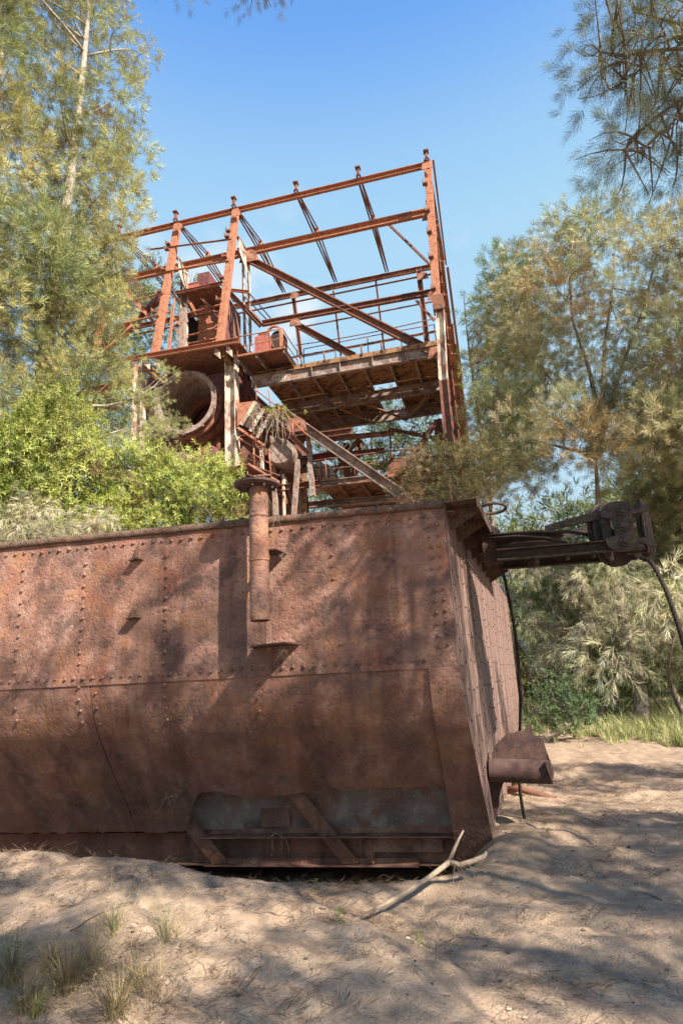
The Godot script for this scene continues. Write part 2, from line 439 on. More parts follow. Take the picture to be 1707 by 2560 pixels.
# a curved shell plate: s from s0..s1 (functions of f through callables), f from 0 to lim(s)
func shell(ns: int, nf: int, sfun: Callable, lim: Callable, proud: float, thick: float) -> ArrayMesh:
	var st := mb()
	st.set_smooth_group(0)
	var P := []; var Q := []
	for j in nf + 1:
		var ra := []; var rb := []
		for i in ns + 1:
			var k := float(i) / ns
			var f: float = float(j) / nf * lim.call(k)
			var b := bilge(f); var b2 := bilge(minf(f + 0.01, 1.0)); var b1 := bilge(maxf(f - 0.01, 0.0))
			var tan2 := (b2 - b1).normalized()
			var nrm := Vector2(tan2.y, -tan2.x)        # outwards: towards smaller t
			if nrm.x > 0: nrm = -nrm
			var s: float = sfun.call(k, b.x)
			var o: float = proud + dent(s, b.y)
			var p := b + nrm * o
			var q := b + nrm * (o - thick)
			ra.append(Vector3(s, p.y, -p.x)); rb.append(Vector3(s, q.y, -q.x))
		P.append(ra); Q.append(rb)
	for j in nf:
		for i in ns:
			quad(st, P[j + 1][i], P[j + 1][i + 1], P[j][i + 1], P[j][i])
			quad(st, Q[j][i], Q[j][i + 1], Q[j + 1][i + 1], Q[j + 1][i])
	st.set_smooth_group(-1)
	for i in ns:
		quad(st, P[0][i], P[0][i + 1], Q[0][i + 1], Q[0][i])
		quad(st, Q[nf][i], Q[nf][i + 1], P[nf][i + 1], P[nf][i])
	for j in nf:
		quad(st, P[j][0], Q[j][0], Q[j + 1][0], P[j + 1][0])
		quad(st, Q[j][ns], P[j][ns], P[j + 1][ns], Q[j + 1][ns])
	return done(st)
func flat_plate(s0: float, s1: float, h0: float, h1: float, proud: float, thick: float, cell: float) -> ArrayMesh:
	var st := mb()
	st.set_smooth_group(0)
	var ns := maxi(1, int((s1 - s0) / cell)); var nh := maxi(1, int((h1 - h0) / cell))
	var P := []
	for j in nh + 1:
		var r := []
		for i in ns + 1:
			var s := lerpf(s0, s1, float(i) / ns); var h := lerpf(h0, h1, float(j) / nh)
			r.append(Vector3(s, h, proud + dent(s, h)))
		P.append(r)
	for j in nh:
		for i in ns: quad(st, P[j][i], P[j][i + 1], P[j + 1][i + 1], P[j + 1][i])
	st.set_smooth_group(-1)
	var bk := Vector3(0, 0, -thick)
	for i in ns:
		quad(st, P[0][i] + bk, P[0][i + 1] + bk, P[0][i + 1], P[0][i])
		quad(st, P[nh][i], P[nh][i + 1], P[nh][i + 1] + bk, P[nh][i] + bk)
	for j in nh:
		quad(st, P[j][0], P[j + 1][0], P[j + 1][0] + bk, P[j][0] + bk)
		quad(st, P[j][ns] + bk, P[j + 1][ns] + bk, P[j + 1][ns], P[j][ns])
	quad(st, P[0][ns] + bk, P[0][0] + bk, P[nh][0] + bk, P[nh][ns] + bk)
	return done(st)
func end_local(a: float, h: float, off: float) -> Vector3:    # a metres along the end wall, off metres out of it, in the hull's frame
	return hull_x.affine_inverse() * (end_x * Vector3(off, h, -a))
func rivet(hull: Node, mesh: Mesh, s: float, h: float, count: Array) -> void:
	if count[0] >= 298: return
	count[0] += 1
	var o := part(hull, "rivet", mesh, M.hull)
	var z := dent(s, h) + 0.001
	var tilt := 0.0
	if h < 1.66:
		for i in BILGE.size() - 1:
			if h <= BILGE[i][1] and h > BILGE[i + 1][1]:
				var f: float = (BILGE[i][1] - h) / (BILGE[i][1] - BILGE[i + 1][1])
				z += -0.012 - lerpf(BILGE[i][0], BILGE[i + 1][0], f)
				tilt = atan2(BILGE[i + 1][0] - BILGE[i][0], BILGE[i][1] - BILGE[i + 1][1])
	o.position = Vector3(s + rng.randf_range(-0.006, 0.006), h + rng.randf_range(-0.006, 0.006), z)
	o.rotation = Vector3(tilt, 0, rng.randf() * 3.0)
	o.scale = Vector3.ONE * rng.randf_range(0.82, 1.1)
func build_hull() -> void:
	var hull := thing("pontoon_hull", "long rust brown riveted steel pontoon stranded on the sand", "pontoon", hull_x)
	part(hull, "side_plate", flat_plate(-7.6, -0.004, 1.66, 3.2, 0.0, 0.014, 0.05), M.hull)
	part(hull, "top_rim", rim_mesh(), M.rim)
	var sp := -3.66
	var low := func(k: float, _t: float) -> float: return lerpf(-7.6, sp - 0.005, k)
	var full := func(_k: float) -> float: return 1.0
	var lip0 := func(k: float) -> float:
		var s := lerpf(-7.6, sp, k)
		return 0.91 + 0.006 * gn2.get_noise_2d(s * 3.0, 2.0)
	part(hull, "bilge_plate", shell(76, 26, low, lip0, -0.012, 0.012), M.hull_low)
	var low2 := func(k: float, t: float) -> float: return lerpf(sp + 0.005, -0.27 + 0.05 * t, k)
	var lip := func(k: float) -> float:
		var s := lerpf(sp, -0.27, k)
		var base := 0.765 + 0.004 * gn2.get_noise_2d(s * 4.0, 5.0) + 0.014 * gn1.get_noise_2d(s * 1.6, 77.0)
		base += 0.03 * sm(-2.6, -2.2, s) * sm(-1.3, -1.9, s)
		return lerpf(0.91 + 0.006 * gn2.get_noise_2d(s * 3.0, 2.0), base, sm(-3.15, -2.75, s))
	part(hull, "bilge_plate", shell(190, 26, low2, lip, -0.012, 0.012), M.hull_low)
	var cor := func(k: float, t: float) -> float: return lerpf(-0.275 + 0.055 * t, 0.1405 * t + 0.012, k)
	part(hull, "corner_plate", shell(10, 30, cor, full, 0.024, 0.03), M.hull_low)
	# inner tank bottom, seen where the bilge plating has rusted away
	var st := mb()
	slab(st, [Vector3(-7.5, 0.04, -1.26), Vector3(-0.0, 0.04, -1.26), Vector3(-0.0, 0.95, -0.93), Vector3(-7.5, 0.95, -0.93)], Vector3(0, 0, -0.012))
	part(hull, "tank_plate", done(st), M.grey_brown)
	st = mb()
	slab(st, [Vector3(-7.5, -0.30, -1.36), Vector3(-0.0, -0.30, -1.36), Vector3(-0.0, 0.02, -1.30), Vector3(-7.5, 0.02, -1.30)], Vector3(0, 0, -0.012))
	part(hull, "tank_plate", done(st), M.hull_low)
	beam(hull, "stringer", Vector3(-2.95, 0.045, -1.18), Vector3(0.05, 0.045, -1.17), "L", 0.17, 0.08, M.hull_low, Vector3.UP, 0.012)
	beam(hull, "stringer", Vector3(-2.95, -0.27, -1.27), Vector3(-0.6, -0.27, -1.27), "L", 0.07, 0.07, M.hull_low)
	for q in [[[712, 1980, 0.90], [758, 1980, 0.98], [898, 2158, 1.27], [856, 2160, 1.26]], [[398, 1990, 0.92], [436, 1990, 0.98], [574, 2158, 1.28], [530, 2160, 1.26]]]:
		var rp := []
		for c in q: rp.append(H(c[0], c[1], c[2]))
		part(hull, "bilge_rib", slab_mesh([rp[0], rp[1], rp[2]], Vector3(0, -0.012, -0.02)), M.hull_low)
		part(hull, "bilge_rib", slab_mesh([rp[0], rp[2], rp[3]], Vector3(0, -0.012, -0.02)), M.hull_low)
	beam(hull, "bilge_post", H(918, 2095, 1.27), H(928, 2155, 1.30), "box", 0.10, 0.05, M.hull_low)
	for q in [[H(690, 2040, 1.2), 0.16, 0.2], [H(1010, 2110, 1.3), 0.4, 0.14]]:
		var c: Vector3 = q[0]
		local_box(hull, "patch_plate", c + Vector3(-q[1], -q[2] * 0.5, 0.03), c + Vector3(q[1], q[2] * 0.5, -0.1), M.hull_low)
	# bottom, back and far end close the box
	var b0 := end_local(1.3, -0.29, 0.0); var b1 := end_local(8.5, -0.29, 0.0)
	part(hull, "bottom_plate", slab_mesh([Vector3(-7.6, -0.29, -1.29), Vector3(b0.x - 0.03, -0.29, b0.z), Vector3(b1.x - 0.03, -0.29, b1.z), Vector3(-7.6, -0.29, -5.2)], Vector3(0, -0.015, 0)), M.hull_low)
	part(hull, "deck_plate", slab_mesh([Vector3(-7.6, 3.18, -0.03), Vector3(-0.03, 3.18, -0.03), Vector3(b1.x - 0.03, 3.18, b1.z), Vector3(-7.6, 3.18, -5.2)], Vector3(0, 0.012, 0)), M.hull)
	part(hull, "back_plate", slab_mesh([Vector3(-7.6, -0.28, -5.2), Vector3(b1.x - 0.03, -0.28, b1.z), Vector3(b1.x - 0.03, 3.17, b1.z), Vector3(-7.6, 3.17, -5.2)], Vector3(0, 0, 0.012)), M.hull)
	part(hull, "far_end_plate", slab_mesh([Vector3(-7.6, -0.28, -1.3), Vector3(-7.6, -0.28, -5.18), Vector3(-7.6, 3.17, -5.18), Vector3(-7.6, 3.17, -0.03), Vector3(-7.6, 1.6, -0.03)], Vector3(-0.012, 0, 0)), M.hull)
	# end wall: upright plates, each lapped a few millimetres over the next
	var edges := [0.0, 0.62, 1.5, 2.4, 3.3, 4.2, 5.1, 6.0, 6.9, 7.7, 8.5]
	for i in edges.size() - 1:
		var a0: float = edges[i]; var a1: float = edges[i + 1]
		var off := 0.006 if i % 2 == 0 else 0.0
		var pts := [end_local(a1, 3.19, off), end_local(a0, 3.19, off)]
		for f in range(0, 21):
			var b := bilge(f / 20.0)
			var a := b.x / 0.9903
			if a > a0 + 0.001 and a < a1 - 0.001: pts.append(end_local(a, b.y, off))
			if f == 0 and i == 0: pts.append(end_local(0.0, 1.66, off))
		if i == 1:
			pts = [end_local(a1, 3.19, off), end_local(a0, 3.19, off), end_local(a0, 0.64, off), end_local(0.93, 0.28, off), end_local(1.3, -0.28, off), end_local(a1, -0.28, off)]
		elif i == 0:
			pts.append(end_local(a1, 0.64, off))
		else:
			pts = [end_local(a1, 3.19, off), end_local(a0, 3.19, off), end_local(a0, -0.28, off), end_local(a1, -0.28, off)]
		part(hull, "end_plate", slab_mesh(pts, hull_x.basis.inverse() * (end_x.basis * Vector3(-0.012, 0, 0))), M.streak)
	# rivets
	var rv := dome(0.0185, 0.024)
	var count := [0]
	var s := -0.22
	while s > -5.3:
		rivet(hull, rv, s, 3.085, count); s -= 0.108
	s = -0.30
	while s > -5.2:
		rivet(hull, rv, s, 1.735, count); s -= 0.104
	for col in [[50, 1.35, 2.95, 0.12], [207, 1.3, 2.98, 0.115], [414, 1.3, 2.98, 0.108], [640, 1.35, 1.65, 0.12], [838, 2.55, 2.92, 0.118], [850, 1.78, 2.05, 0.14]]:
		var sc := H(col[0], 1550).x
		var h: float = col[1]
		while h < col[2]:
			if absf(h - 1.735) > 0.05: rivet(hull, rv, sc, h, count)
			h += col[3]
	rivet(hull, rv, -3.60, 1.58, count); rivet(hull, rv, -3.60, 1.44, count); rivet(hull, rv, -3.60, 1.28, count)
	for k in 13:
		if k == 6: continue
		rivet(hull, rv, -0.075, 1.86 + k * 0.103, count)
		rivet(hull, rv, -0.16, 1.85 + k * 0.103, count)
	# end-wall rivets: the nearest columns one by one, the rest as one mass
	var ev := dome(0.014, 0.014, 6)
	var far_r := MultiMesh.new()
	far_r.transform_format = MultiMesh.TRANSFORM_3D
	far_r.mesh = ev
	var rest := []
	var eb := hull_x.basis.inverse() * end_x.basis * Basis(Vector3.UP, PI / 2)
	for c in 24:
		var a := 0.12 + c * 0.35 + 0.04 * sin(c * 3.7)
		var h := 0.1
		var stepv := 0.13 if c % 4 == 0 else 0.27
		while h < 3.1:
			var lowest := 1.66
			for i in BILGE.size() - 1:
				if a >= BILGE[i][0] and a < BILGE[i + 1][0]: lowest = lerpf(BILGE[i][1], BILGE[i + 1][1], (a - BILGE[i][0]) / (BILGE[i + 1][0] - BILGE[i][0]))
			if a > 1.29 or h > lowest + 0.06:
				var p := end_local(a + rng.randf_range(-0.01, 0.01), h + rng.randf_range(-0.02, 0.02), 0.006)
				if count[0] < 296 and c < 7:
					count[0] += 1
					var o := part(hull, "rivet", ev, M.rim)
					o.transform = Transform3D(eb, p)
				else: rest.append(Transform3D(eb, p))
			h += stepv
	far_r.instance_count = rest.size()
	for i in rest.size(): far_r.set_instance_transform(i, rest[i])
	var fr := MultiMeshInstance3D.new()
	fr.name = "far_rivets"
	fr.multimesh = far_r
	fr.material_override = M.rim
	fr.set_meta("kind", "stuff")
	hull.add_child(fr)
	# overhanging flange along the top of the end wall
	var fl := Node3D.new()
	fl.name = "deck_flange"
	hull.add_child(fl)
	fl.transform = hull_x.affine_inverse() * end_x
	var fs := mb()
	slab(fs, [Vector3(-0.02, 3.205, 0.0), Vector3(0.33, 3.205, 0.03), Vector3(0.345, 3.205, -2.2), Vector3(0.33, 3.205, -4.7), Vector3(-0.02, 3.205, -4.7)], Vector3(0, 0.016, 0))
	part(fl, "plate", done(fs), M.rim)
	beam(fl, "edge_angle", Vector3(0.325, 3.16, 0.02), Vector3(0.325, 3.16, -4.7), "box", 0.016, 0.085, M.rim)
	beam(fl, "wall_angle", Vector3(0.05, 3.16, -0.03), Vector3(0.05, 3.16, -4.7), "L", 0.09, 0.085, M.rim)
	for k in 8:
		fs = mb()
		slab(fs, [Vector3(0.01, 3.2, -0.25 - k * 0.58), Vector3(0.3, 3.2, -0.25 - k * 0.58), Vector3(0.3, 3.14, -0.25 - k * 0.58), Vector3(0.01, 2.98, -0.25 - k * 0.58)], Vector3(0, 0, -0.012))
		part(fl, "gusset", done(fs), M.rim)
	# ring lying at the corner
	fs = mb()
	var ring := []; var rr := []
	for k in 19:
		ring.append(Vector3(0.42 + cos(k * TAU / 18) * 0.135, 3.25 + sin(k * TAU / 18) * 0.02, -0.62 + sin(k * TAU / 18) * 0.135)); rr.append(0.016)
	tube(fs, ring, rr, 7)
	part(fl, "mooring_ring", done(fs), M.torn)
	# stand-off pipe with capped flange
	var pb := H(650, 1550, -0.30); var pt := H(641, 1222, -0.30)
	var pl := Node3D.new()
	pl.name = "vent_pipe"
	hull.add_child(pl)
	var ps := mb()
	lathe(ps, [Vector2(0.086, -0.012), Vector2(0.092, 0.0), Vector2(0.092, 1.0)], Vector3(pb.x, pb.y, pb.z), Vector3.UP, 28)
	lathe(ps, [Vector2(0.086, 1.0), Vector2(0.086, -0.012)], Vector3(pb.x, pb.y, pb.z), Vector3.UP, 28)
	lathe(ps, [Vector2(0.092, 0.98), Vector2(0.092, pt.y - pb.y)], Vector3(pb.x, pb.y, pb.z), Vector3.UP, 28)
	part(pl, "pipe", done(ps), M.hull)
	ps = mb()
	lathe(ps, [Vector2(0.09, 0.0), Vector2(0.19, 0.008), Vector2(0.218, 0.03), Vector2(0.214, 0.055), Vector2(0.16, 0.075), Vector2(0.001, 0.085)], Vector3(pt.x, pt.y, pt.z), Vector3.UP, 32)
	part(pl, "flange", done(ps), M.torn)
	ps = mb()
	var cap := []
	for k in 14: cap.append(Vector3(pt.x + cos(k * TAU / 14) * (0.15 + 0.05 * sin(k * 2.3)), pt.y + 0.085 + 0.02 * sin(k * 1.7), pt.z + sin(k * TAU / 14) * (0.16 + 0.03 * cos(k * 3.1))))
	slab(ps, cap, Vector3(0, 0.012, 0))
	part(pl, "cap_plate", done(ps), M.hull)
	for k in 10:
		var an := k * TAU / 10 + 0.2
		ps = mb()
		lathe(ps, [Vector2(0.001, -0.02), Vector2(0.013, -0.02), Vector2(0.013, 0.075), Vector2(0.001, 0.08)], Vector3(pt.x + cos(an) * 0.175, pt.y, pt.z + sin(an) * 0.175), Vector3.UP, 6, false)
		part(pl, "bolt", done(ps), M.torn)
	ps = mb()
	lathe(ps, [Vector2(0.092, 0.55), Vector2(0.099, 0.555), Vector2(0.099, 0.60), Vector2(0.092, 0.605)], pb, Vector3.UP, 28)
	part(pl, "weld_band", done(ps), M.hull)
	beam(pl, "strap", Vector3(pb.x - 0.01, pb.y + 0.02, -0.01), Vector3(pb.x - 0.01, H(650, 1630).y, -0.01), "box", 0.06, 0.03, M.hull_low)
	var by := H(665, 1618, -0.15).y
	part(pl, "foot_bracket", slab_mesh([Vector3(pb.x - 0.16, by, 0.0), Vector3(pb.x + 0.30, by + 0.015, 0.0), Vector3(pb.x + 0.24, by + 0.015, 0.33), Vector3(pb.x - 0.09, by, 0.34)], Vector3(0, 0.014, 0)), M.torn)
	part(pl, "side_tab", slab_mesh([Vector3(pb.x + 0.02, H(690, 1388).y, 0.0), Vector3(pb.x + 0.20, H(690, 1388).y, 0.0), Vector3(pb.x + 0.16, H(690, 1388).y, 0.27), Vector3(pb.x + 0.05, H(690, 1388).y, 0.27)], Vector3(0, 0.012, 0)), M.torn)
	# two broken cleats on the shell
	for c in [[345, 1404, 0.17], [338, 1548, 0.14]]:
		var p := H(c[0], c[1])
		var cs := mb()
		slab(cs, [Vector3(p.x - 0.075, p.y, 0), Vector3(p.x + 0.075, p.y + 0.01, 0), Vector3(p.x + 0.055, p.y + 0.01, 0.12), Vector3(p.x - 0.05, p.y - 0.005, 0.10)], Vector3(0, 0.012, 0))
		slab(cs, [Vector3(p.x, p.y + 0.012, 0), Vector3(p.x, p.y + 0.012, 0.09), Vector3(p.x, p.y + c[2] * 0.8, 0.05), Vector3(p.x, p.y + c[2] * 1.3, 0)], Vector3(0.012, 0, 0))
		part(hull, "broken_cleat", done(cs), M.rim)
	# jagged stubs left on the rim
	for c in [[548, 1300, 0.05], [600, 1296, 0.045], [90, 1350, 0.05]]:
		var p := H(c[0], c[1], 0.02)
		part(hull, "rim_stub", slab_mesh([Vector3(p.x - 0.06, 3.215, -0.03), Vector3(p.x + 0.07, 3.215, -0.03), Vector3(p.x + 0.05, 3.23 + c[2] * 0.6, -0.03), Vector3(p.x + 0.01, 3.23 + c[2], -0.03), Vector3(p.x - 0.03, 3.225 + c[2] * 0.4, -0.03)], Vector3(0, 0, -0.012)), M.rim)
	# torn guide bracket low on the end wall
	var tb := Node3D.new()
	tb.name = "torn_bracket"
	hull.add_child(tb)
	tb.transform = hull_x.affine_inverse() * end_x
	var outline := [[1228, 1888], [1238, 1862], [1250, 1850], [1262, 1838], [1268, 1830], [1276, 1834], [1284, 1832], [1290, 1827], [1297, 1829], [1302, 1826], [1309, 1828], [1314, 1814], [1322, 1811], [1330, 1822], [1334, 1840], [1350, 1838], [1357, 1850], [1366, 1880], [1374, 1902], [1230, 1900]]
	var pp := []
	for q in outline: pp.append(on(end_x, q[0], q[1], 1.45))
	part(tb, "guard_plate", slab_mesh(pp, Vector3(0, 0, -0.01)), M.torn)
	var q0 := on(end_x, 1224, 1925, 1.40); var q1 := on(end_x, 1378, 1930, 1.40)
	var ts := mb()
	lathe(ts, [Vector2(0.10, 0), Vector2(0.118, 0.0), Vector2(0.118, q0.distance_to(q1)), Vector2(0.10, q0.distance_to(q1)), Vector2(0.10, 0)], q0, q1 - q0, 28)
	part(tb, "stub_pipe", done(ts), M.torn)
	pp = []
	for q in [[1222, 1915], [1256, 1938], [1258, 1955], [1252, 1975], [1248, 1990], [1247, 2010], [1244, 2030], [1238, 2040], [1234, 2055], [1226, 2058]]: pp.append(on(end_x, q[0], q[1], 1.5))
	part(tb, "web_plate", slab_mesh(pp, Vector3(0, 0, -0.012)), M.torn)
	part(tb, "end_rib", slab_mesh([on(end_x, 1374, 1898, 1.44), on(end_x, 1384, 1930, 1.44), on(end_x, 1378, 1945, 1.44), on(end_x, 1362, 1900, 1.44)], Vector3(0, 0, 0.2)), M.torn)
	# bent pipe stub at the foot of the end wall
	var stub := mb()
	tube(stub, [end_local(3.4, 0.05, 0.02), end_local(3.35, 0.09, 0.15), end_local(3.3, 0.02, 0.42), end_local(3.3, -0.04, 0.62)], [0.05, 0.05, 0.045, 0.045], 8)
	part(hull, "pipe_stub", done(stub), M.brown)
func rim_mesh() -> ArrayMesh:
	var st := mb()
	st.set_smooth_group(0)
	var prev := []
	for i in 121:
		var s := lerpf(-7.6, -0.002, i / 120.0)
		var w := 0.012 * gn2.get_noise_2d(s * 4.0, 3.0)
		var sec := []
		for q in [[0.010, 3.155], [0.034, 3.165], [0.040, 3.20], [0.024, 3.232], [-0.03, 3.236], [-0.05, 3.19]]: sec.append(Vector3(s, q[1] + w * (0.4 if q[1] > 3.2 else 0.8), q[0] + w * 0.6))
		if prev:
			for k in 6: quad(st, prev[k], sec[k], sec[(k + 1) % 6], prev[(k + 1) % 6])
		prev = sec
	return done(st)
func build_fairlead() -> void:
	var x := Transform3D(end_x.basis.scaled(Vector3(0.92, 0.92, 0.92)), end_x * Vector3(0.36, 3.10, -1.25))
	var f := thing("cable_fairlead", "black steel cable fairlead arm with two grooved sheaves jutting from the pontoon", "fairlead", x)
	part(f, "lug", lug_mesh(), M.torn)
	for z in [0.20, -0.50]:
		beam(f, "lower_rail", Vector3(0.02, -0.29, z), Vector3(1.62, -0.33, z), "C", 0.10, 0.13, M.dark)
		part(f, "upper_rail", slab_mesh([Vector3(0.60, 0.0, z), Vector3(1.10, 0.09, z), Vector3(1.50, 0.13, z), Vector3(1.64, 0.12, z), Vector3(1.64, 0.0, z), Vector3(1.15, 0.0, z), Vector3(0.60, -0.06, z)], Vector3(0, 0, -0.05)), M.dark)
		beam(f, "cheek_post", Vector3(1.46, -0.3, z), Vector3(1.46, 0.1, z), "box", 0.09, 0.09, M.dark)
		beam(f, "cheek_post", Vector3(1.26, -0.3, z - 0.02), Vector3(1.26, 0.06, z - 0.02), "box", 0.10, 0.04, M.dark)
	for y in [[-0.02, 0.018], [-0.22, 0.018]]:
		beam(f, "pivot_plate", Vector3(-0.15, y[0], -0.18), Vector3(0.45, y[0], -0.18), "box", 0.30, 0.03, M.dark)
	var st := mb()
	lathe(st, [Vector2(0.001, -0.07), Vector2(0.40, -0.07), Vector2(0.43, -0.075), Vector2(0.45, -0.07), Vector2(0.45, -0.055), Vector2(0.40, -0.02), Vector2(0.39, 0.0), Vector2(0.40, 0.02), Vector2(0.45, 0.055), Vector2(0.45, 0.07), Vector2(0.43, 0.075), Vector2(0.40, 0.07), Vector2(0.001, 0.07)], Vector3(0.36, -0.12, -0.18), Vector3.UP, 40)
	var sh := part(f, "flat_sheave", done(st), M.dark)
	st = mb()
	lathe(st, [Vector2(0.001, -0.30), Vector2(0.045, -0.30), Vector2(0.045, -0.26), Vector2(0.075, -0.26), Vector2(0.075, -0.22), Vector2(0.03, -0.22), Vector2(0.03, 0.1), Vector2(0.075, 0.1), Vector2(0.075, 0.13), Vector2(0.001, 0.14)], Vector3(0.42, -0.14, -0.05), Vector3.UP, 14)
	part(f, "pivot_pin", done(st), M.dark)
	st = mb()
	var ax := Vector3(0.78, 0, 0.62).normalized()
	lathe(st, [Vector2(0.06, -0.05), Vector2(0.09, -0.05), Vector2(0.34, -0.045), Vector2(0.385, -0.05), Vector2(0.39, -0.035), Vector2(0.34, -0.012), Vector2(0.335, 0.0), Vector2(0.34, 0.012), Vector2(0.39, 0.035), Vector2(0.385, 0.05), Vector2(0.34, 0.045), Vector2(0.09, 0.05), Vector2(0.06, 0.05), Vector2(0.06, -0.05)], Vector3(1.34, -0.12, -0.15), ax, 40)
	var vs := part(f, "upright_sheave", done(st), M.dark)
	st = mb()
	lathe(st, [Vector2(0.001, -0.12), Vector2(0.06, -0.12), Vector2(0.06, 0.12), Vector2(0.001, 0.12)], Vector3(1.34, -0.12, -0.15), ax, 14)
	part(vs, "hub", done(st), M.dark)
	for z in [0.24, -0.54]:
		var cast := mb()
		var face := []
		for k in 13: face.append(Vector3(1.40 + cos(PI * 0.95 - k * PI * 0.9 / 12) * 0.19, 0.02 + sin(PI * 0.95 - k * PI * 0.9 / 12) * 0.15, z))
		face.append(Vector3(1.72, 0.10, z)); face.append(Vector3(1.72, 0.02, z)); face.append(Vector3(1.54, 0.0, z))
		face.append(Vector3(1.52, -0.27, z)); face.append(Vector3(1.72, -0.30, z)); face.append(Vector3(1.72, -0.40, z))
		for k in 9: face.append(Vector3(1.40 + cos(-PI * 0.1 - k * PI * 0.8 / 8) * 0.17, -0.29 + sin(-PI * 0.1 - k * PI * 0.8 / 8) * 0.12, z))
		face.append(Vector3(1.22, -0.25, z)); face.append(Vector3(1.33, -0.22, z)); face.append(Vector3(1.33, -0.03, z)); face.append(Vector3(1.22, 0.0, z))
		slab(cast, face, Vector3(0, 0, 0.05 if z > 0 else -0.05))
		part(f, "cast_cheek", done(cast), M.dark)
	for p in [Vector3(1.44, 0.05, 0.28), Vector3(1.42, -0.30, 0.28), Vector3(1.43, -0.12, 0.28)]:
		st = mb()
		lathe(st, [Vector2(0.065, 0), Vector2(0.06, 0.03), Vector2(0.035, 0.035), Vector2(0.03, 0.06), Vector2(0.001, 0.062)], p, Vector3.BACK, 14)
		part(f, "bearing_boss", done(st), M.dark)
	for q in [0.46, 0.80, 1.08]:
		st = mb()
		lathe(st, [Vector2(0.001, -0.05), Vector2(0.026, -0.05), Vector2(0.026, 0.0), Vector2(0.045, 0.0), Vector2(0.045, 0.02), Vector2(0.001, 0.02)], Vector3(q, -0.38, 0.2), Vector3.UP, 8)
		part(f, "bolt", done(st), M.dark)
	beam(f, "end_plate", Vector3(1.70, -0.44, -0.15), Vector3(1.70, 0.13, -0.15), "box", 0.06, 0.62, M.dark)
	for y in [0.09, -0.36]:
		beam(f, "cross_bar", Vector3(1.44, y, 0.08), Vector3(1.70, y, 0.08), "box", 0.07, 0.11, M.dark)
	st = mb()
	lathe(st, [Vector2(0.001, 0.0), Vector2(0.03, 0.0), Vector2(0.03, 0.62), Vector2(0.001, 0.62)], Vector3(1.66, -0.43, 0.13), Vector3.UP, 12)
	part(f, "guide_roller", done(st), M.dark)
	for p in [Vector3(1.50, 0.06, 0.13), Vector3(1.58, 0.06, 0.13), Vector3(1.6, -0.34, 0.13)]:
		st = mb()
		lathe(st, [Vector2(0.024, 0), Vector2(0.024, 0.02), Vector2(0.001, 0.022)], p, Vector3.BACK, 6, false)
		part(f, "bolt", done(st), M.dark)
	# wire rope lying in the sheaves
	rope(f, "wire_rope", [Vector3(-0.1, -0.05, 0.22), Vector3(0.2, -0.06, 0.29), Vector3(0.5, -0.07, 0.26), Vector3(0.85, -0.09, 0.14), Vector3(1.1, -0.13, 0.0), Vector3(1.25, -0.16, -0.1)], 0.02, M.cable)
	rope(f, "wire_rope", [Vector3(-0.1, -0.09, 0.27), Vector3(0.3, -0.11, 0.31), Vector3(0.62, -0.15, 0.2), Vector3(0.82, -0.2, 0.03)], 0.018, M.cable)
func lug_mesh() -> ArrayMesh:
	var st := mb()
	var outer := []
	for k in 11: outer.append(Vector3(-0.04 + cos(PI - k * PI / 10) * 0.12, 0.0 + sin(PI - k * PI / 10) * 0.12, 0.02))
	outer.append(Vector3(0.07, -0.36, 0.02)); outer.append(Vector3(-0.14, -0.36, 0.02))
	slab(st, outer, Vector3(0, 0, -0.05))
	lathe(st, [Vector2(0.07, 0.0), Vector2(0.07, 0.02), Vector2(0.045, 0.022), Vector2(0.045, 0.0)], Vector3(-0.04, 0.0, 0.02), Vector3.BACK, 16)
	return done(st)
func build_cables() -> void:
	var a := []
	for q in [[1240, 1395, 7.2], [1256, 1430, 7.25], [1268, 1480, 7.3], [1280, 1540, 7.35], [1290, 1610, 7.4], [1297, 1690, 7.45], [1300, 1760, 7.5], [1299, 1830, 7.5], [1296, 1900, 7.5], [1297, 1950, 7.5], [1302, 2000, 7.55]]: a.append(at(q[0], q[1], q[2]))
	var foot := at(1312, 2055, 7.6)
	foot.y = ground_y(foot.x, foot.z) - 0.04
	a.append(foot)
	solo("steel_cable", twisted(a, 0.019), M.cable, "thin twisted steel cable hanging down the end of the pontoon into the sand", "cable")
	a = []
	for q in [[1600, 1395, 6.75], [1622, 1402, 6.7], [1640, 1428, 6.65], [1660, 1468, 6.6], [1682, 1525, 6.55], [1706, 1605, 6.5], [1730, 1700, 6.45], [1750, 1820, 6.4], [1762, 1950, 6.4]]: a.append(at(q[0], q[1], q[2]))
	foot = at(1768, 2080, 6.4)
	foot.y = ground_y(foot.x, foot.z) - 0.03
	a.append(foot)
	solo("steel_cable", twisted(a, 0.023), M.cable, "thick steel cable drooping from the tip of the fairlead arm", "cable")
func twisted(pts: Array, r: float) -> ArrayMesh:              # a laid rope of four strands
	var c := Curve3D.new()
	for i in pts.size():
		var d: Vector3 = (pts[mini(i + 1, pts.size() - 1)] - pts[maxi(i - 1, 0)]) / 6.0
		c.add_point(pts[i], -d, d)
	var L := c.get_baked_length()
	var st := mb()
	var n := int(L / 0.02)
	for k in 4:
		var line := []; var rr := []
		for i in n + 1:
			var p := c.sample_baked(L * i / n, true)
			var q := c.sample_baked(minf(L, L * i / n + 0.01), true)
			var d := (q - p).normalized() if q != p else Vector3.DOWN
			var x := d.cross(Vector3.RIGHT).normalized(); var y := d.cross(x)
			var ang := k * TAU / 4 + L * i / n * 30.0
			line.append(p + (x * cos(ang) + y * sin(ang)) * r * 0.5); rr.append(r * 0.52)
		tube(st, line, rr, 5)
	return done(st)

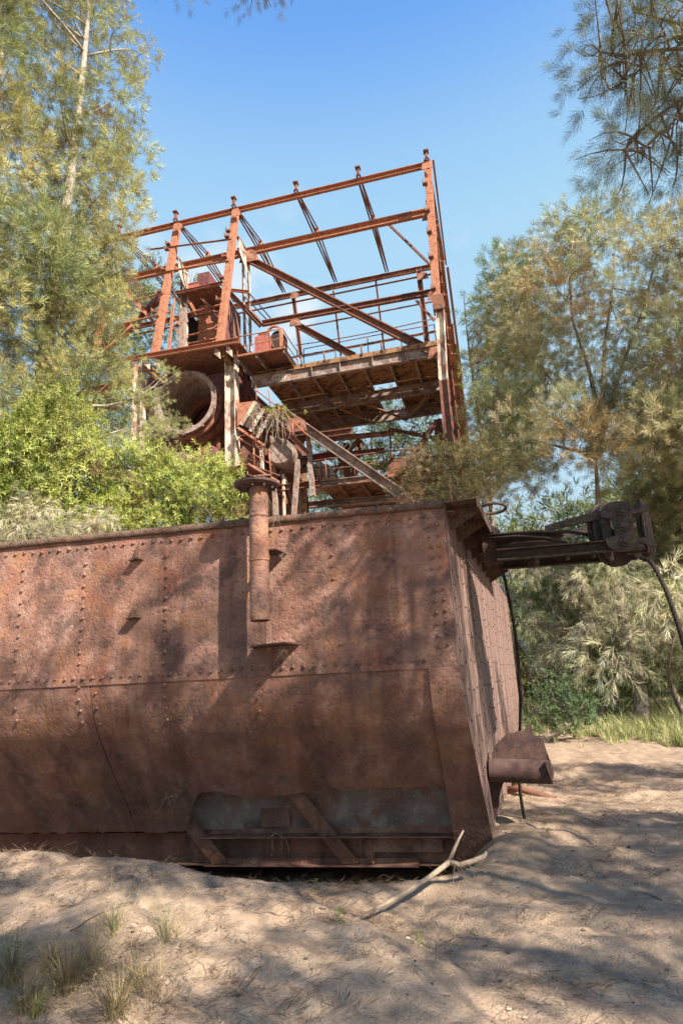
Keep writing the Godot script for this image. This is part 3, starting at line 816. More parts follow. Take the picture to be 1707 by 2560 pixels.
# ---------------------------------------------------------------- dredge superstructure
func local_box(parent: Node, called: String, a: Vector3, b: Vector3, m: Material) -> MeshInstance3D:
	var st := mb()
	var c := (a + b) / 2; var e := (b - a).abs()
	ext(st, prof("box", e.x, e.y), Vector3(c.x, c.y, maxf(a.z, b.z)), Vector3(c.x, c.y, minf(a.z, b.z)))
	return part(parent, called, done(st), m)
func floor_slab(parent: Node, called: String, s0: float, s1: float, h: float, t0: float, t1: float, th: float, m: Material) -> MeshInstance3D:
	return local_box(parent, called, Vector3(s0, h, -t0), Vector3(s1, h + th, -t1), m)
func railing(parent: Node, path: Array, ht: float, step: float, m: Material) -> Node3D:
	var r := Node3D.new()
	r.name = "railing"
	parent.add_child(r, true)
	for i in path.size() - 1:
		var a: Vector3 = path[i]; var b: Vector3 = path[i + 1]
		rope(r, "rail", curve(a + Vector3(0, ht, 0), b + Vector3(0, ht, 0), Vector3(0, rng.randf_range(-0.05, 0.02), 0), 5), 0.028, m, 5)
		rope(r, "rail", curve(a + Vector3(0, ht * 0.5, 0), b + Vector3(0, ht * 0.5, 0), Vector3(0, rng.randf_range(-0.05, 0.02), 0), 5), 0.022, m, 5)
		var n := maxi(1, int(a.distance_to(b) / step))
		for k in n + 1:
			if k == 0 and i > 0: continue
			var p := a.lerp(b, float(k) / n)
			rope(r, "stanchion", [p, p + Vector3(rng.randf_range(-0.04, 0.04), ht + 0.03, 0)], 0.03, m, 5)
	return r
func stairs(parent: Node, a: Vector3, b: Vector3, width: Vector3, steps: int, m: Material) -> void:
	var r := Node3D.new()
	r.name = "stair"
	parent.add_child(r, true)
	for w in [Vector3.ZERO, width]: beam(r, "stringer", a + w, b + w, "box", 0.06, 0.26, m)
	for k in range(1, steps):
		var p := a.lerp(b, float(k) / steps)
		beam(r, "tread", p, p + width, "box", 0.22, 0.035, m)
func build_tower() -> void:
	var tw := thing("dredge_tower", "tall open framework of rust orange dredge steelwork standing behind the pontoon", "steel tower", tower_x)
	var OR: Material = M.orange; var BR: Material = M.brown; var CR: Material = M.cream; var GR: Material = M.grey
	# outer wall posts, eave beam and cleats
	beam(tw, "eave_beam", T(205, 618), T(1074, 411), "C", 0.16, 0.27, OR)
	beam(tw, "wall_post", T(1068, 404), T(1092, 762), "box", 0.33, 0.24, OR, Vector3.BACK, 0.03)
	beam(tw, "wall_post", T(590, 526), T(550, 860, -0.4), "box", 0.33, 0.24, OR, Vector3.BACK, 0.03)
	beam(tw, "wall_post", T(445, 562), T(388, 884, -0.4), "box", 0.33, 0.24, OR, Vector3.BACK, 0.03)
	for c in [[1067, 470, 0.0], [1073, 537, 0.0], [1078, 590, 0.0], [1082, 652, 0.0], [1088, 731, 0.0], [579, 587, 0.0], [576, 601, -0.05], [570, 651, -0.15], [563, 703, -0.2], [556, 758, -0.28], [430, 619, -0.05], [427, 632, -0.08], [419, 683, -0.15], [409, 738, -0.2], [395, 788, -0.3]]:
		var p := T(c[0] - 3, c[1], c[2])
		local_box(tw, "cleat", p + Vector3(-0.12, 0, 0.12), p + Vector3(0.10, 0.07, 0.32), BR)
		local_box(tw, "cleat", p + Vector3(-0.12, 0.07, 0.12), p + Vector3(-0.09, 0.24, 0.32), BR)
	for g in [[375, 622, 580, 596, 0.0], [405, 679, 573, 650, -0.1], [327, 752, 408, 731, -0.2], [270, 816, 397, 786, -0.3], [205, 660, 330, 642, 0.0]]:
		beam(tw, "girt", T(g[0], g[1], g[4] - 0.2), T(g[2], g[3], g[4] - 0.2), "L", 0.11, 0.11, OR)
	# roof trusses run back from the eave beam
	var ys := {}
	for u in [302, 443, 588, 743, 898, 1068]:
		var v: float = 411.0 + (1074.0 - u) * (618.0 - 411.0) / 869.0
		var p := T(u, v)
		var tr := Node3D.new()
		tr.name = "roof_truss"
		tw.add_child(tr, true)
		p.y += 0.18
		var e := Vector3(p.x, p.y - 0.05, -7.0)
		var king := Vector3(p.x, p.y + 0.62, -3.3)
		for o in [-0.07, 0.07]:
			var w := Vector3(o, 0, 0)
			beam(tr, "bottom_chord", p + w + Vector3(0, 0, 0.25), e + w, "L", 0.08, 0.11, BR)
			if u < 1060:
				beam(tr, "top_chord", p + w, king + w, "L", 0.07, 0.09, BR)
				beam(tr, "top_chord", king + w, e + w, "L", 0.07, 0.09, BR)
		if u < 1060: beam(tr, "king_post", king + Vector3(0, -0.62, 0), king + Vector3(0, 0.05, 0), "box", 0.2, 0.1, OR)
		beam(tr, "ridge_stub", p + Vector3(0, 0.05, 0.15), p + Vector3(0, 0.38, 0.15), "box", 0.13, 0.13, BR)
		part(tr, "cap", slab_mesh([p + Vector3(-0.12, 0.38, 0.02), p + Vector3(0.12, 0.38, 0.02), p + Vector3(0.12, 0.38, 0.3), p + Vector3(-0.12, 0.38, 0.3)], Vector3(0, 0.05, 0)), BR)
	# main frame
	beam(tw, "frame_beam", T(205, 722, 1), T(1075, 529, 1), "C", 0.2, 0.36, OR, Vector3.UP, 0.05)
	beam(tw, "diagonal_brace", T(626, 650, 1), T(1100, 890, 1), "C", 0.22, 0.36, BR, Vector3.UP, 0.05)
	beam(tw, "frame_beam", T(655, 809, 1), T(1090, 729, 1), "C", 0.18, 0.27, BR, Vector3.UP, 0.04)
	for q in [[594, 588, 618, 628], [443, 640, 469, 676], [1068, 505, 1078, 528]]:
		var a := T(q[0], q[1], 0); var b := T(q[2], q[3], 1)
		beam(tw, "outrigger", a, b, "L", 0.16, 0.2, OR)
		beam(tw, "outrigger", a + Vector3(0, -0.65, 0), b + Vector3(0, -0.2, 0), "L", 0.13, 0.13, CR)
		part(tw, "gusset", slab_mesh([a + Vector3(0.05, -0.05, 0), b, b + Vector3(0, -1.3, 0), a + Vector3(0.05, -0.9, -0.1)], Vector3(0.02, 0, 0)), CR)
	for q in [[606, 636, 612, 890], [620, 640, 626, 892], [453, 688, 449, 885], [468, 690, 465, 882]]:
		beam(tw, "frame_post", T(q[0], q[1], 1.1), T(q[2], q[3], 1.1), "L", 0.14, 0.14, CR, Vector3.BACK)
	for k in 7:
		var f := k / 7.0; var g := (k + 1) / 7.0
		beam(tw, "lacing", T(606 + 6 * f, 640 + 248 * f, 1.15), T(620 + 6 * g, 640 + 248 * g, 1.15), "box", 0.05, 0.02, OR)
		beam(tw, "lacing", T(453 - 4 * f, 690 + 190 * f, 1.15), T(468 - 3 * g, 690 + 190 * g, 1.15), "box", 0.05, 0.02, BR)
	beam(tw, "frame_post", T(459, 772, 0.6), T(455, 884, 0.6), "box", 0.3, 0.26, GR, Vector3.BACK)
	# lower legs
	beam(tw, "leg_column", T(579, 862, 0.5), T(582, 1172, 0.5), "H", 0.52, 0.44, CR, Vector3.BACK, 0.05)
	beam(tw, "leg_column", T(350, 908, 0.5), T(344, 1230, 0.5), "H", 0.48, 0.42, CR, Vector3.BACK, 0.05)
	beam(tw, "leg_column", T(582, 1172, 0.5), T(584, 1420, 0.5), "H", 0.52, 0.44, BR, Vector3.BACK, 0.05)
	beam(tw, "leg_column", T(1099, 768, 0.0), T(1108, 950, 0.0), "H", 0.36, 0.34, CR, Vector3.BACK, 0.04)
	beam(tw, "leg_column", T(1108, 950, 0.0), T(1144, 1330, 0.0), "H", 0.36, 0.34, BR, Vector3.BACK, 0.04)
	local_box(tw, "column_seat", T(1082, 774, -0.25), T(1109, 750, 0.25), BR)
	for q in [[1150, 1130, 7.0], [640, 1300, 7.0], [345, 1230, 7.0]]:
		var p := T(q[0], q[1], q[2])
		beam(tw, "leg_column", Vector3(p.x, 0, p.z), Vector3(p.x, 15.0, p.z), "H", 0.36, 0.34, BR, Vector3.BACK, 0.04)
	for q in [[1144, 1330, 0.0], [584, 1420, 0.5], [344, 1230, 0.5]]:
		var p := T(q[0], q[1], q[2])
		if p.y > 0: beam(tw, "leg_column", Vector3(p.x, -0.2, p.z), p, "H", 0.38, 0.36, BR, Vector3.BACK, 0.04)
	# rear wall
	beam(tw, "eave_beam", T(336, 818, 7), T(1092, 664, 7), "C", 0.15, 0.30, OR)
	beam(tw, "girt", T(336, 835, 7), T(1092, 681, 7), "L", 0.14, 0.12, BR)
	for q in [[732, 731, 753, 894, 0.2], [833, 727, 852, 890, 0.1], [939, 702, 960, 873, 0.1], [1046, 674, 1067, 854, 0.28]]:
		beam(tw, "rear_post", T(q[0], q[1], 7), T(q[2], q[3], 7), "H", q[4], q[4], BR, Vector3.BACK)
	beam(tw, "girt", T(757, 816, 7), T(1085, 752, 7), "L", 0.10, 0.10, BR)
	beam(tw, "girt", T(600, 916, 7), T(1092, 826, 7), "L", 0.12, 0.12, BR)
	rope(tw, "hand_rope", curve(T(740, 863, 6.6), T(1090, 795, 6.6), Vector3(0, -0.12, 0), 8), 0.03, BR, 5)
	beam(tw, "diagonal_brace", T(742, 812, 4), T(885, 890, 4), "C", 0.2, 0.32, BR)
	beam(tw, "sway_brace", T(970, 558, 3), T(1078, 663, 3), "L", 0.14, 0.14, BR)
	beam(tw, "sway_brace", T(1040, 750, 1), T(1085, 800, 1), "L", 0.12, 0.12, BR)
	# side wall on the right, seen almost edge on
	var top := T(1074, 411).y
	for q in [[0.42, top - 0.05, 0.3, 7.2, 0.09], [0.16, top + 0.1, 0.25, 2.2, 0.12], [0.3, top - 3.2, -0.1, 7.2, 0.12], [0.32, top - 5.0, -0.1, 7.2, 0.12], [0.34, top - 6.8, 0.1, 7.2, 0.16], [0.34, top - 8.4, 0.1, 7.2, 0.12], [0.38, top - 9.6, 0.1, 7.2, 0.12], [0.38, top - 11.0, 0.1, 7.2, 0.12], [0.4, top - 12.3, 0.1, 7.2, 0.12]]:
		beam(tw, "side_girt", Vector3(q[0], q[1], q[2]), Vector3(q[0] - 0.12, q[1], -q[3]), "L", q[4], q[4], OR)
	for q in [[0.36, top - 0.2, 7.2, top - 4.2, 13.4], [0.30, top - 5.0, 7.2, top - 5.4, 13.4], [0.34, top - 6.8, 7.2, top - 6.9, 13.4], [0.34, top - 8.4, 7.2, top - 8.5, 13.4], [0.36, top - 9.6, 7.2, top - 9.7, 13.4], [0.36, top - 11.0, 7.2, top - 11.1, 13.4], [0.38, top - 12.3, 7.2, top - 12.4, 13.4]]:
		beam(tw, "side_girt", Vector3(q[0], q[1], -q[2]), Vector3(q[0], q[3], -q[4]), "L", 0.14, 0.14, OR)
	for q in [[10.2, 2.0], [13.4, 4.2]]:
		beam(tw, "side_post", Vector3(0.1, top - q[1], -q[0]), Vector3(0.14, 9.0, -q[0]), "H", 0.32, 0.3, BR, Vector3.BACK, 0.03)
		beam(tw, "leg_column", Vector3(0.14, 0, -q[0]), Vector3(0.14, 9.0, -q[0]), "H", 0.32, 0.3, BR, Vector3.BACK, 0.03)
	for q in [[top - 7.4, 1.6, 8.0, 9.4, OR], [top - 9.8, 2.2, 9.0, 10.4, BR], [top - 12.4, 1.8, 10.6, 12.2, OR], [top - 13.6, 2.6, 12.0, 13.2, M.maroon]]:
		local_box(tw, "wall_sheet", Vector3(0.46, q[0], -q[2]), Vector3(0.48, q[0] + q[1], -q[3]), q[4])
	beam(tw, "cross_beam", Vector3(-8.0, 14.6, -13.4), Vector3(0.1, 14.6, -13.4), "I", 0.2, 0.4, BR)
	for t in [1.0, 3.6, 7.0]:
		beam(tw, "side_post", Vector3(0.08, top, -t), Vector3(0.12, 9.0, -t), "H", 0.26, 0.24, BR, Vector3.BACK, 0.03)
	beam(tw, "sway_brace", Vector3(0.22, top - 6.0, -0.2), Vector3(0.22, top - 9.5, -6.9), "L", 0.14, 0.14, OR)
	beam(tw, "sway_brace", Vector3(0.26, top - 9.0, -0.2), Vector3(0.26, top - 13.2, -6.9), "L", 0.14, 0.14, OR)
	beam(tw, "sway_brace", Vector3(0.20, top - 2.0, -0.2), Vector3(0.20, top - 5.6, -6.9), "L", 0.12, 0.12, BR)
	for q in [[top - 12.4, 2.0, 4.3, 4.6, OR], [top - 13.0, 2.3, 5.2, 6.0, BR], [top - 10.4, 2.6, 6.2, 7.0, BR], [top - 8.0, 1.0, 6.4, 7.1, OR]]:
		local_box(tw, "wall_sheet", Vector3(0.44, q[0], -q[2]), Vector3(0.46, q[0] + q[1], -q[3]), q[4])
	# deck with plate girders beneath
	var dh := T(629, 943, 1).y + 0.02
	var s0 := T(629, 959, 1).x
	for t in [1.0, 4.4, 7.0]:
		beam(tw, "plate_girder", Vector3(s0 if t < 2 else s0 - 1.0, dh - 0.30, -t), Vector3(-0.16, dh - 0.30, -t), "I", 0.22, 0.56, GR, Vector3.UP, 0.03)
	for u in [780, 851, 933, 1010]:
		var p := T(u, 930, 1)
		local_box(tw, "stiffener", Vector3(p.x, dh - 0.55, -0.97), Vector3(p.x + 0.03, dh - 0.04, -0.86), GR)
	var nx := 7
	for i in nx:
		for k in 2:
			if i == 4 and k == 1: continue
			var a := lerpf(s0 + 0.3, -0.25, float(i) / nx); var b := lerpf(s0 + 0.3, -0.25, float(i + 1) / nx) - 0.003
			floor_slab(tw, "deck_plate", a, b, dh + 0.12 + 0.01 * (i % 2), 0.88 + 3.2 * k, 4.06 + 3.2 * k, 0.014, M.deck)
	for u in [706, 770, 835, 902, 970, 1037]:
		var s := T(u, 965, 1).x
		beam(tw, "joist", Vector3(s, dh + 0.02, -0.95), Vector3(s, dh + 0.02, -7.0), "L", 0.11, 0.2, GR)
	beam(tw, "kick_plate", T(735, 919, 0.86), T(1098, 856, 0.86), "box", 0.02, 0.2, M.deck)
	for u in [755, 812, 905, 955, 1020]: rope(tw, "stanchion", [T(u, 918 - (u - 735) * 0.173, 0.84), T(u - 3, 893 - (u - 735) * 0.173, 0.84)], 0.04, BR, 5)
	for q in [[-5.6, -4.2], [-4.2, -2.6], [-1.0, -2.6], [-1.0, 0.0]]:
		beam(tw, "plan_brace", Vector3(q[0], dh - 0.62, -4.4), Vector3(q[1], dh - 0.62, -7.0), "L", 0.13, 0.13, M.deck)
	# chalk marks
	var tm := TextMesh.new()
	tm.text = "G26"
	tm.font_size = 30
	tm.pixel_size = 0.012
	tm.depth = 0.004
	var fnt := SystemFont.new()
	fnt.font_names = PackedStringArray(["Droid Sans"])
	tm.font = fnt
	var lt := part(tw, "chalk_mark", tm, M.chalk)
	lt.position = Vector3(T(697, 955, 0.975).x, dh - 0.31, -0.978)
	lt.scale = Vector3(1.1, 1, 1)
	var t2 := TextMesh.new()
	t2.text = "F2"
	t2.font_size = 20
	t2.pixel_size = 0.012
	t2.depth = 0.004
	t2.font = fnt
	var l2 := part(tw, "paint_mark", t2, M.ink)
	l2.position = T(1089, 1035, 6.97)
	# big lower diagonal, cross beams
	beam(tw, "diagonal_brace", T(690, 1020, 1.2), T(1040, 1262, 1.2), "C", 0.3, 0.44, GR, Vector3.UP, 0.05)
	beam(tw, "cross_beam", T(790, 1212, 2), T(930, 1196, 2), "C", 0.2, 0.3, GR)
	var ph := T(850, 1204, 2).y
	floor_slab(tw, "lower_deck", T(800, 1204, 2).x, T(1120, 1204, 2).x, ph - 0.1, 2.0, 6.6, 0.03, M.deck)
	beam(tw, "cross_beam", Vector3(T(800, 1204, 2).x, ph - 0.3, -4.4), Vector3(T(1140, 1204, 2).x, ph - 0.3, -4.4), "I", 0.2, 0.34, BR)
	beam(tw, "cross_beam", Vector3(T(700, 1204, 2).x, ph - 0.35, -6.8), Vector3(T(1160, 1204, 2).x, ph - 0.35, -6.8), "I", 0.2, 0.34, BR)
	for u in [850, 905, 985]:
		var s := T(u, 1215, 2).x
		beam(tw, "joist", Vector3(s, ph - 0.2, -2.0), Vector3(s, ph - 0.2, -6.6), "box", 0.12, 0.18, M.deck)
	beam(tw, "cross_beam", T(770, 1262, 3.4), T(1090, 1238, 3.4), "C", 0.25, 0.3, GR)
	beam(tw, "sway_brace", T(975, 1072, 7), T(1130, 1102, 7), "L", 0.2, 0.22, BR)
	beam(tw, "rear_post", T(1094, 1050, 7), T(1103, 1160, 7), "box", 0.42, 0.3, BR, Vector3.BACK)
	# latticed boom leaning on a landing
	var a0 := T(1014, 1165, 6); var a1 := T(1082, 1058, 6)
	var side := Vector3(0.36, 0.2, 0)
	for w in [Vector3.ZERO, side]: beam(tw, "lattice_boom", a0 + w, a1 + w, "box", 0.08, 0.12, M.maroon)
	for k in 9:
		beam(tw, "lacing", a0.lerp(a1, k / 9.0), a0.lerp(a1, (k + 1) / 9.0) + side, "box", 0.04, 0.07, M.maroon)
		beam(tw, "lacing", a0.lerp(a1, k / 9.0) + side, a0.lerp(a1, (k + 1) / 9.0), "box", 0.04, 0.07, M.maroon)
	local_box(tw, "landing", T(972, 1186, 5.2), T(1030, 1166, 6.8), BR)
	local_box(tw, "landing", T(968, 1200, 5.2) , T(1000, 1186, 6.0), OR)
	rope(tw, "landing_pole", [T(974, 1072, 5.3), T(979, 1166, 5.3)], 0.05, BR, 6)
	rope(tw, "hand_rope", [T(915, 1150, 5.5), T(950, 1146, 5.5), T(970, 1120, 5.5), T(1005, 1117, 5.5), T(1032, 1065, 5.5)], 0.028, BR, 5)
	rope(tw, "hand_rope", [T(940, 1172, 5.5), T(973, 1140, 5.5), T(1030, 1136, 5.5)], 0.028, BR, 5)
	for q in [[1020, 1092, 1038, 1100], [1012, 1104, 1034, 1112], [1028, 1075, 1046, 1084]]: rope(tw, "rung", [T(q[0], q[1], 5.5), T(q[2], q[3], 5.5)], 0.025, BR, 5)
	# walkway right of the leg column
	var wk := T(593, 890, -0.2); var wk2 := T(712, 868, -0.2)
	floor_slab(tw, "walkway_plate", wk.x, wk2.x, wk.y - 0.02, -0.2, 1.9, 0.02, BR)
	beam(tw, "walkway_edge", Vector3(wk.x, wk.y, 0.21), Vector3(wk2.x, wk.y, 0.21), "L", 0.1, 0.14, OR)
	for s in [wk.x + 0.05, lerpf(wk.x, wk2.x, 0.42), wk2.x - 0.03]: beam(tw, "walkway_bearer", Vector3(s, wk.y - 0.14, 0.2), Vector3(s, wk.y - 0.14, -1.9), "C", 0.1, 0.24, GR)
	railing(tw, [Vector3(wk.x, wk.y, 0.18), Vector3(wk2.x - 0.1, wk.y, 0.18), Vector3(wk2.x - 0.1, wk.y, -1.9)], 0.98, 1.7, OR)
	# platform over the trommel
	var pa := T(383, 886, -0.6); var pb := T(597, 851, -0.6)
	floor_slab(tw, "platform_plate", pa.x, pb.x, (pa.y + pb.y) / 2 - 0.1, -0.6, 1.8, 0.03, BR)
	beam(tw, "platform_edge", pa + Vector3(-2.2, 0, 0), pb, "C", 0.14, 0.24, OR)
	for u in [362, 385, 536, 566]:
		var p := T(u, 905 - (u - 362) * 0.16, -0.5)
		part(tw, "gusset", slab_mesh([p + Vector3(0, 0.25, 0), p + Vector3(0.28, -0.1, 0), p + Vector3(0.3, -0.45, 0), p + Vector3(0, -0.15, 0)], Vector3(0, 0, -0.02)), CR)
	for u in [362, 560]:
		var p := T(u, 915 - (u - 362) * 0.16, -0.4)
		beam(tw, "bearer", p, p + Vector3(0, 0, -3.0), "I", 0.16, 0.3, M.deck)
	# machine gallery
	var sh := T(440, 735, 0.8)
	var sh2 := T(545, 709, 0.8)
	floor_slab(tw, "gallery_shelf", sh.x, sh2.x, (sh.y + sh2.y) / 2, 0.8, 3.0, 0.06, BR)
	beam(tw, "gallery_edge", Vector3(sh.x, (sh.y + sh2.y) / 2, -0.78), Vector3(sh2.x + 0.2, (sh.y + sh2.y) / 2, -0.78), "C", 0.12, 0.14, OR)
	for q in [[470, 745, 500, 800], [505, 745, 560, 805], [475, 790, 560, 775], [440, 790, 560, 758], [470, 838, 560, 818], [470, 858, 556, 842], [440, 812, 462, 800]]:
		beam(tw, "gallery_bar", T(q[0], q[1], 1.0), T(q[2], q[3], 1.0), "L", 0.12, 0.12, OR if q[0] != 475 else BR)
	local_box(tw, "housing_and_shade_box", T(492, 803, 2.4), T(575, 748, 5.0), M.maroon)
	local_box(tw, "housing_and_shade_box", T(495, 858, 1.6), T(560, 802, 3.2), OR)
	local_box(tw, "housing_and_shade_box", T(468, 862, 1.9), T(494, 812, 3.2), M.dark)  # dark box standing in for the shaded opening beside the orange panels
	local_box(tw, "housing_and_shade_box", T(572, 860, 1.6), T(602, 790, 3.0), BR)
	for q in [[545, 838, 560, 800], [520, 832, 546, 812], [560, 845, 590, 870]]: beam(tw, "gallery_bar", T(q[0], q[1], 0.9), T(q[2], q[3], 0.9), "box", 0.09, 0.05, OR)
	part(tw, "round_guard", disc_mesh(T(520, 825, 1.5), 0.5, 0.12), OR)
	# long chute and its ropes
	for o in [0.0, 0.5]:
		beam(tw, "chute_rail", T(575, 733, 0.6 + o), T(652, 814, 0.6 + o), "C", 0.14, 0.24, BR)
	part(tw, "chute_plate", slab_mesh([T(612, 772, 0.5), T(622, 768, 1.6), T(652, 800, 1.6), T(650, 814, 0.5)], Vector3(0, 0.03, 0)), BR)
	rope(tw, "stay_rope", [T(618, 727, 1), T(682, 802, 1)], 0.03, M.cable, 5)
	rope(tw, "stay_rope", [T(612, 742, 1), T(668, 800, 1)], 0.03, M.cable, 5)
	beam(tw, "chute_rail", T(575, 725, 0.6), T(622, 730, 0.9), "C", 0.1, 0.14, OR)
	# ladder beside the left post
	for q in [[437, 745, 424, 880], [431, 762, 421, 880]]: beam(tw, "ladder_rail", T(q[0], q[1], 0.1), T(q[2], q[3], 0.1), "box", 0.06, 0.06, OR)
	for q in [[412, 790, 448, 835], [415, 720, 443, 752], [414, 770, 450, 812], [420, 812, 448, 792]]: beam(tw, "sway_brace", T(q[0], q[1], 0.4), T(q[2], q[3], 0.4), "L", 0.08, 0.08, OR)
	# left part behind the she-oak
	beam(tw, "sway_brace", T(290, 700, 1), T(390, 810, 1), "L", 0.16, 0.16, OR)
	beam(tw, "sway_brace", T(258, 640, 1), T(355, 765, 3), "L", 0.16, 0.16, OR)
	beam(tw, "chute_rail", T(235, 895, 0.5), T(330, 812, 0.5), "C", 0.3, 0.5, OR)
	beam(tw, "wall_post", T(262, 770, 0), T(240, 880, 0), "H", 0.26, 0.24, OR, Vector3.BACK)
	beam(tw, "sway_brace", T(215, 1030, 0.5), T(292, 955, 0.5), "C", 0.3, 0.4, OR)
	beam(tw, "cross_beam", T(150, 1045, 0.8), T(300, 1005, 0.8), "C", 0.3, 0.5, GR)
	beam(tw, "cross_beam", T(190, 985, 1.5), T(360, 950, 1.5), "C", 0.2, 0.35, BR)
	beam(tw, "girt", T(160, 905, 1.5), T(300, 880, 1.5), "L", 0.15, 0.15, OR)
	var cs := mb()
	lathe(cs, [Vector2(0.001, 0), Vector2(0.3, 0), Vector2(0.3, 1.0), Vector2(0.001, 1.0)], Vector3.ZERO, Vector3.UP, 16)
	var pipe := mb()
	var pA := T(330, 806, 1.5); var pB := T(411, 738, 1.5)
	lathe(pipe, [Vector2(0.001, 0), Vector2(0.20, 0), Vector2(0.20, pA.distance_to(pB)), Vector2(0.001, pA.distance_to(pB))], pA, pB - pA, 18)
	part(tw, "discharge_pipe", done(pipe), M.maroon)
	# hopper and stairs right of the white leg
	part(tw, "hopper_plate", slab_mesh([T(593, 1008, 0.2), T(637, 1002, 0.2), T(600, 1060, 0.2), T(593, 1067, 0.2)], Vector3(0, 0, -0.03)), OR)
	part(tw, "hopper_plate", slab_mesh([T(637, 1002, 0.2), T(663, 1022, 0.9), T(625, 1072, 0.9), T(600, 1060, 0.2)], Vector3(0.02, 0, -0.02)), GR)
	for q in [[660, 1022, 626, 1078], [676, 1034, 642, 1094], [640, 1004, 603, 1062]]:
		beam(tw, "hopper_fin", T(q[0], q[1], 0.15), T(q[2], q[3], 0.15), "box", 0.18, 0.03, CR, Vector3.BACK)
	beam(tw, "hopper_sill", T(594, 1068, 0.0), T(660, 1112, 0.4), "L", 0.16, 0.14, OR)
	beam(tw, "hopper_sill", T(596, 1094, 0.4), T(628, 1113, 0.4), "L", 0.12, 0.1, OR)
	part(tw, "hopper_plate", slab_mesh([T(597, 1110, 1.4), T(660, 1112, 1.4), T(668, 1200, 1.4), T(600, 1200, 1.4)], Vector3(0, 0, -0.03)), BR)
	beam(tw, "stair_stringer", T(637, 1002, 0.6), T(770, 1132, 0.6), "C", 0.1, 0.2, BR)
	rope(tw, "hand_rope", [T(641, 976, 0.6), T(697, 1019, 0.6), T(768, 1088, 0.6)], 0.03, OR, 5)
	for q in [[640, 946, 641, 1003], [673, 975, 677, 1034], [697, 1017, 698, 1044], [731, 1052, 732, 1095]]: rope(tw, "stanchion", [T(q[0], q[1], 0.6), T(q[2], q[3], 0.6)], 0.035, OR, 5)
	rope(tw, "hand_rope", [T(630, 1103, 0.3), T(680, 1132, 0.8)], 0.03, OR, 5)
	rope(tw, "hand_rope", [T(630, 1134, 0.3), T(680, 1162, 0.8)], 0.03, OR, 5)
	for q in [[634, 1106, 636, 1165], [673, 1130, 677, 1190]]: rope(tw, "stanchion", [T(q[0], q[1], 0.4), T(q[2], q[3], 0.4)], 0.04, OR, 5)
	beam(tw, "frame_post", T(653, 1110, 0.9), T(657, 1200, 0.9), "box", 0.14, 0.14, CR, Vector3.BACK)
	var lh := T(557, 1168, -0.6).y
	part(tw, "landing", slab_mesh([Vector3(T(552, 1168, -0.6).x, lh, 0.6), Vector3(T(622, 1158, -0.6).x, lh, 0.6), Vector3(T(640, 1170, 0.6).x + 0.9, lh, -1.4), Vector3(T(552, 1168, -0.6).x, lh, -1.4)], Vector3(0, -0.04, 0)), BR)
	beam(tw, "walkway_edge", T(622, 1160, -0.6), T(700, 1206, 0.6), "L", 0.14, 0.16, OR)
	part(tw, "landing", slab_mesh([T(612, 1192, -0.2), T(645, 1190, 0.2), T(700, 1205, 0.6), T(676, 1208, 0.2)], Vector3(0, 0.04, 0)), BR)
	# wall sheeting and stair in the lower gap
	for k in 9:
		var u := 650 + k * 13
		part(tw, "wall_sheet", slab_mesh([T(u, 1160 + 6 * sin(k * 2.1), 2.4), T(u + 12.4, 1158 + 6 * sin(k * 2.1), 2.4), T(u + 13, 1310, 2.4), T(u + 0.6, 1310, 2.4)], Vector3(0, 0, -0.02 - 0.02 * (k % 3))), GR if k % 3 == 1 else (BR if k % 2 else M.deck))
	beam(tw, "frame_post", T(708, 1185, 1.8), T(712, 1290, 1.8), "box", 0.12, 0.12, CR, Vector3.BACK)
	for q in [[712, 1190, 732, 1260], [690, 1195, 712, 1165], [712, 1180, 735, 1160]]: beam(tw, "sway_brace", T(q[0], q[1], 1.9), T(q[2], q[3], 1.9), "L", 0.07, 0.07, CR)
	beam(tw, "cross_beam", T(690, 1160, 2.2), T(830, 1138, 2.2), "C", 0.2, 0.34, M.maroon)
	stairs(tw, T(870, 1238, 4.0), T(782, 1140, 4.0), Vector3(0, 0, -0.8), 10, CR)
	part(tw, "wall_sheet", slab_mesh([T(778, 1160, 5.2), T(820, 1160, 5.2), T(860, 1215, 5.2), T(856, 1235, 5.2), T(778, 1235, 5.2)], Vector3(0, 0, -0.03)), CR)
	for q in [[770, 1138, 792, 1235], [804, 1158, 806, 1230], [838, 1150, 842, 1218], [822, 1170, 824, 1230]]: rope(tw, "stanchion", [T(q[0], q[1], 3.8), T(q[2], q[3], 3.8)], 0.03, BR, 5)
	for q in [[772, 1170, 845, 1166], [778, 1192, 845, 1188]]: rope(tw, "hand_rope", [T(q[0], q[1], 3.8), T(q[2], q[3], 3.8)], 0.025, BR, 5)
	beam(tw, "rear_post", T(866, 1108, 6.5), T(868, 1200, 6.5), "box", 0.3, 0.2, BR, Vector3.BACK)
	# bay machinery and brown plating; dark sheets added to stand for its shaded recess
	part(tw, "wall_sheet", slab_mesh([T(596, 905, 2.6), T(640, 985, 2.6), T(760, 1095, 2.6), T(775, 1310, 2.6), T(596, 1310, 2.6)], Vector3(0, 0, -0.03)), BR)
	part(tw, "wall_sheet", slab_mesh([T(596, 1195, 2.2), T(655, 1195, 2.2), T(655, 1310, 2.2), T(596, 1310, 2.2)], Vector3(0, 0, -0.03)), M.maroon)
	var rt := mb()
	lathe(rt, [Vector2(0.001, 0.02), Vector2(0.55, 0.0), Vector2(0.62, 0.08), Vector2(0.62, 1.6), Vector2(0.001, 1.6)], T(700, 1128, 0.9), Vector3.FORWARD, 28)
	part(tw, "round_tank", done(rt), GR)
	for q in [[600, 920, 620, 1000], [612, 905, 632, 985]]: beam(tw, "frame_post", T(q[0], q[1], 2.0), T(q[2], q[3], 2.0), "L", 0.16, 0.16, BR, Vector3.BACK)
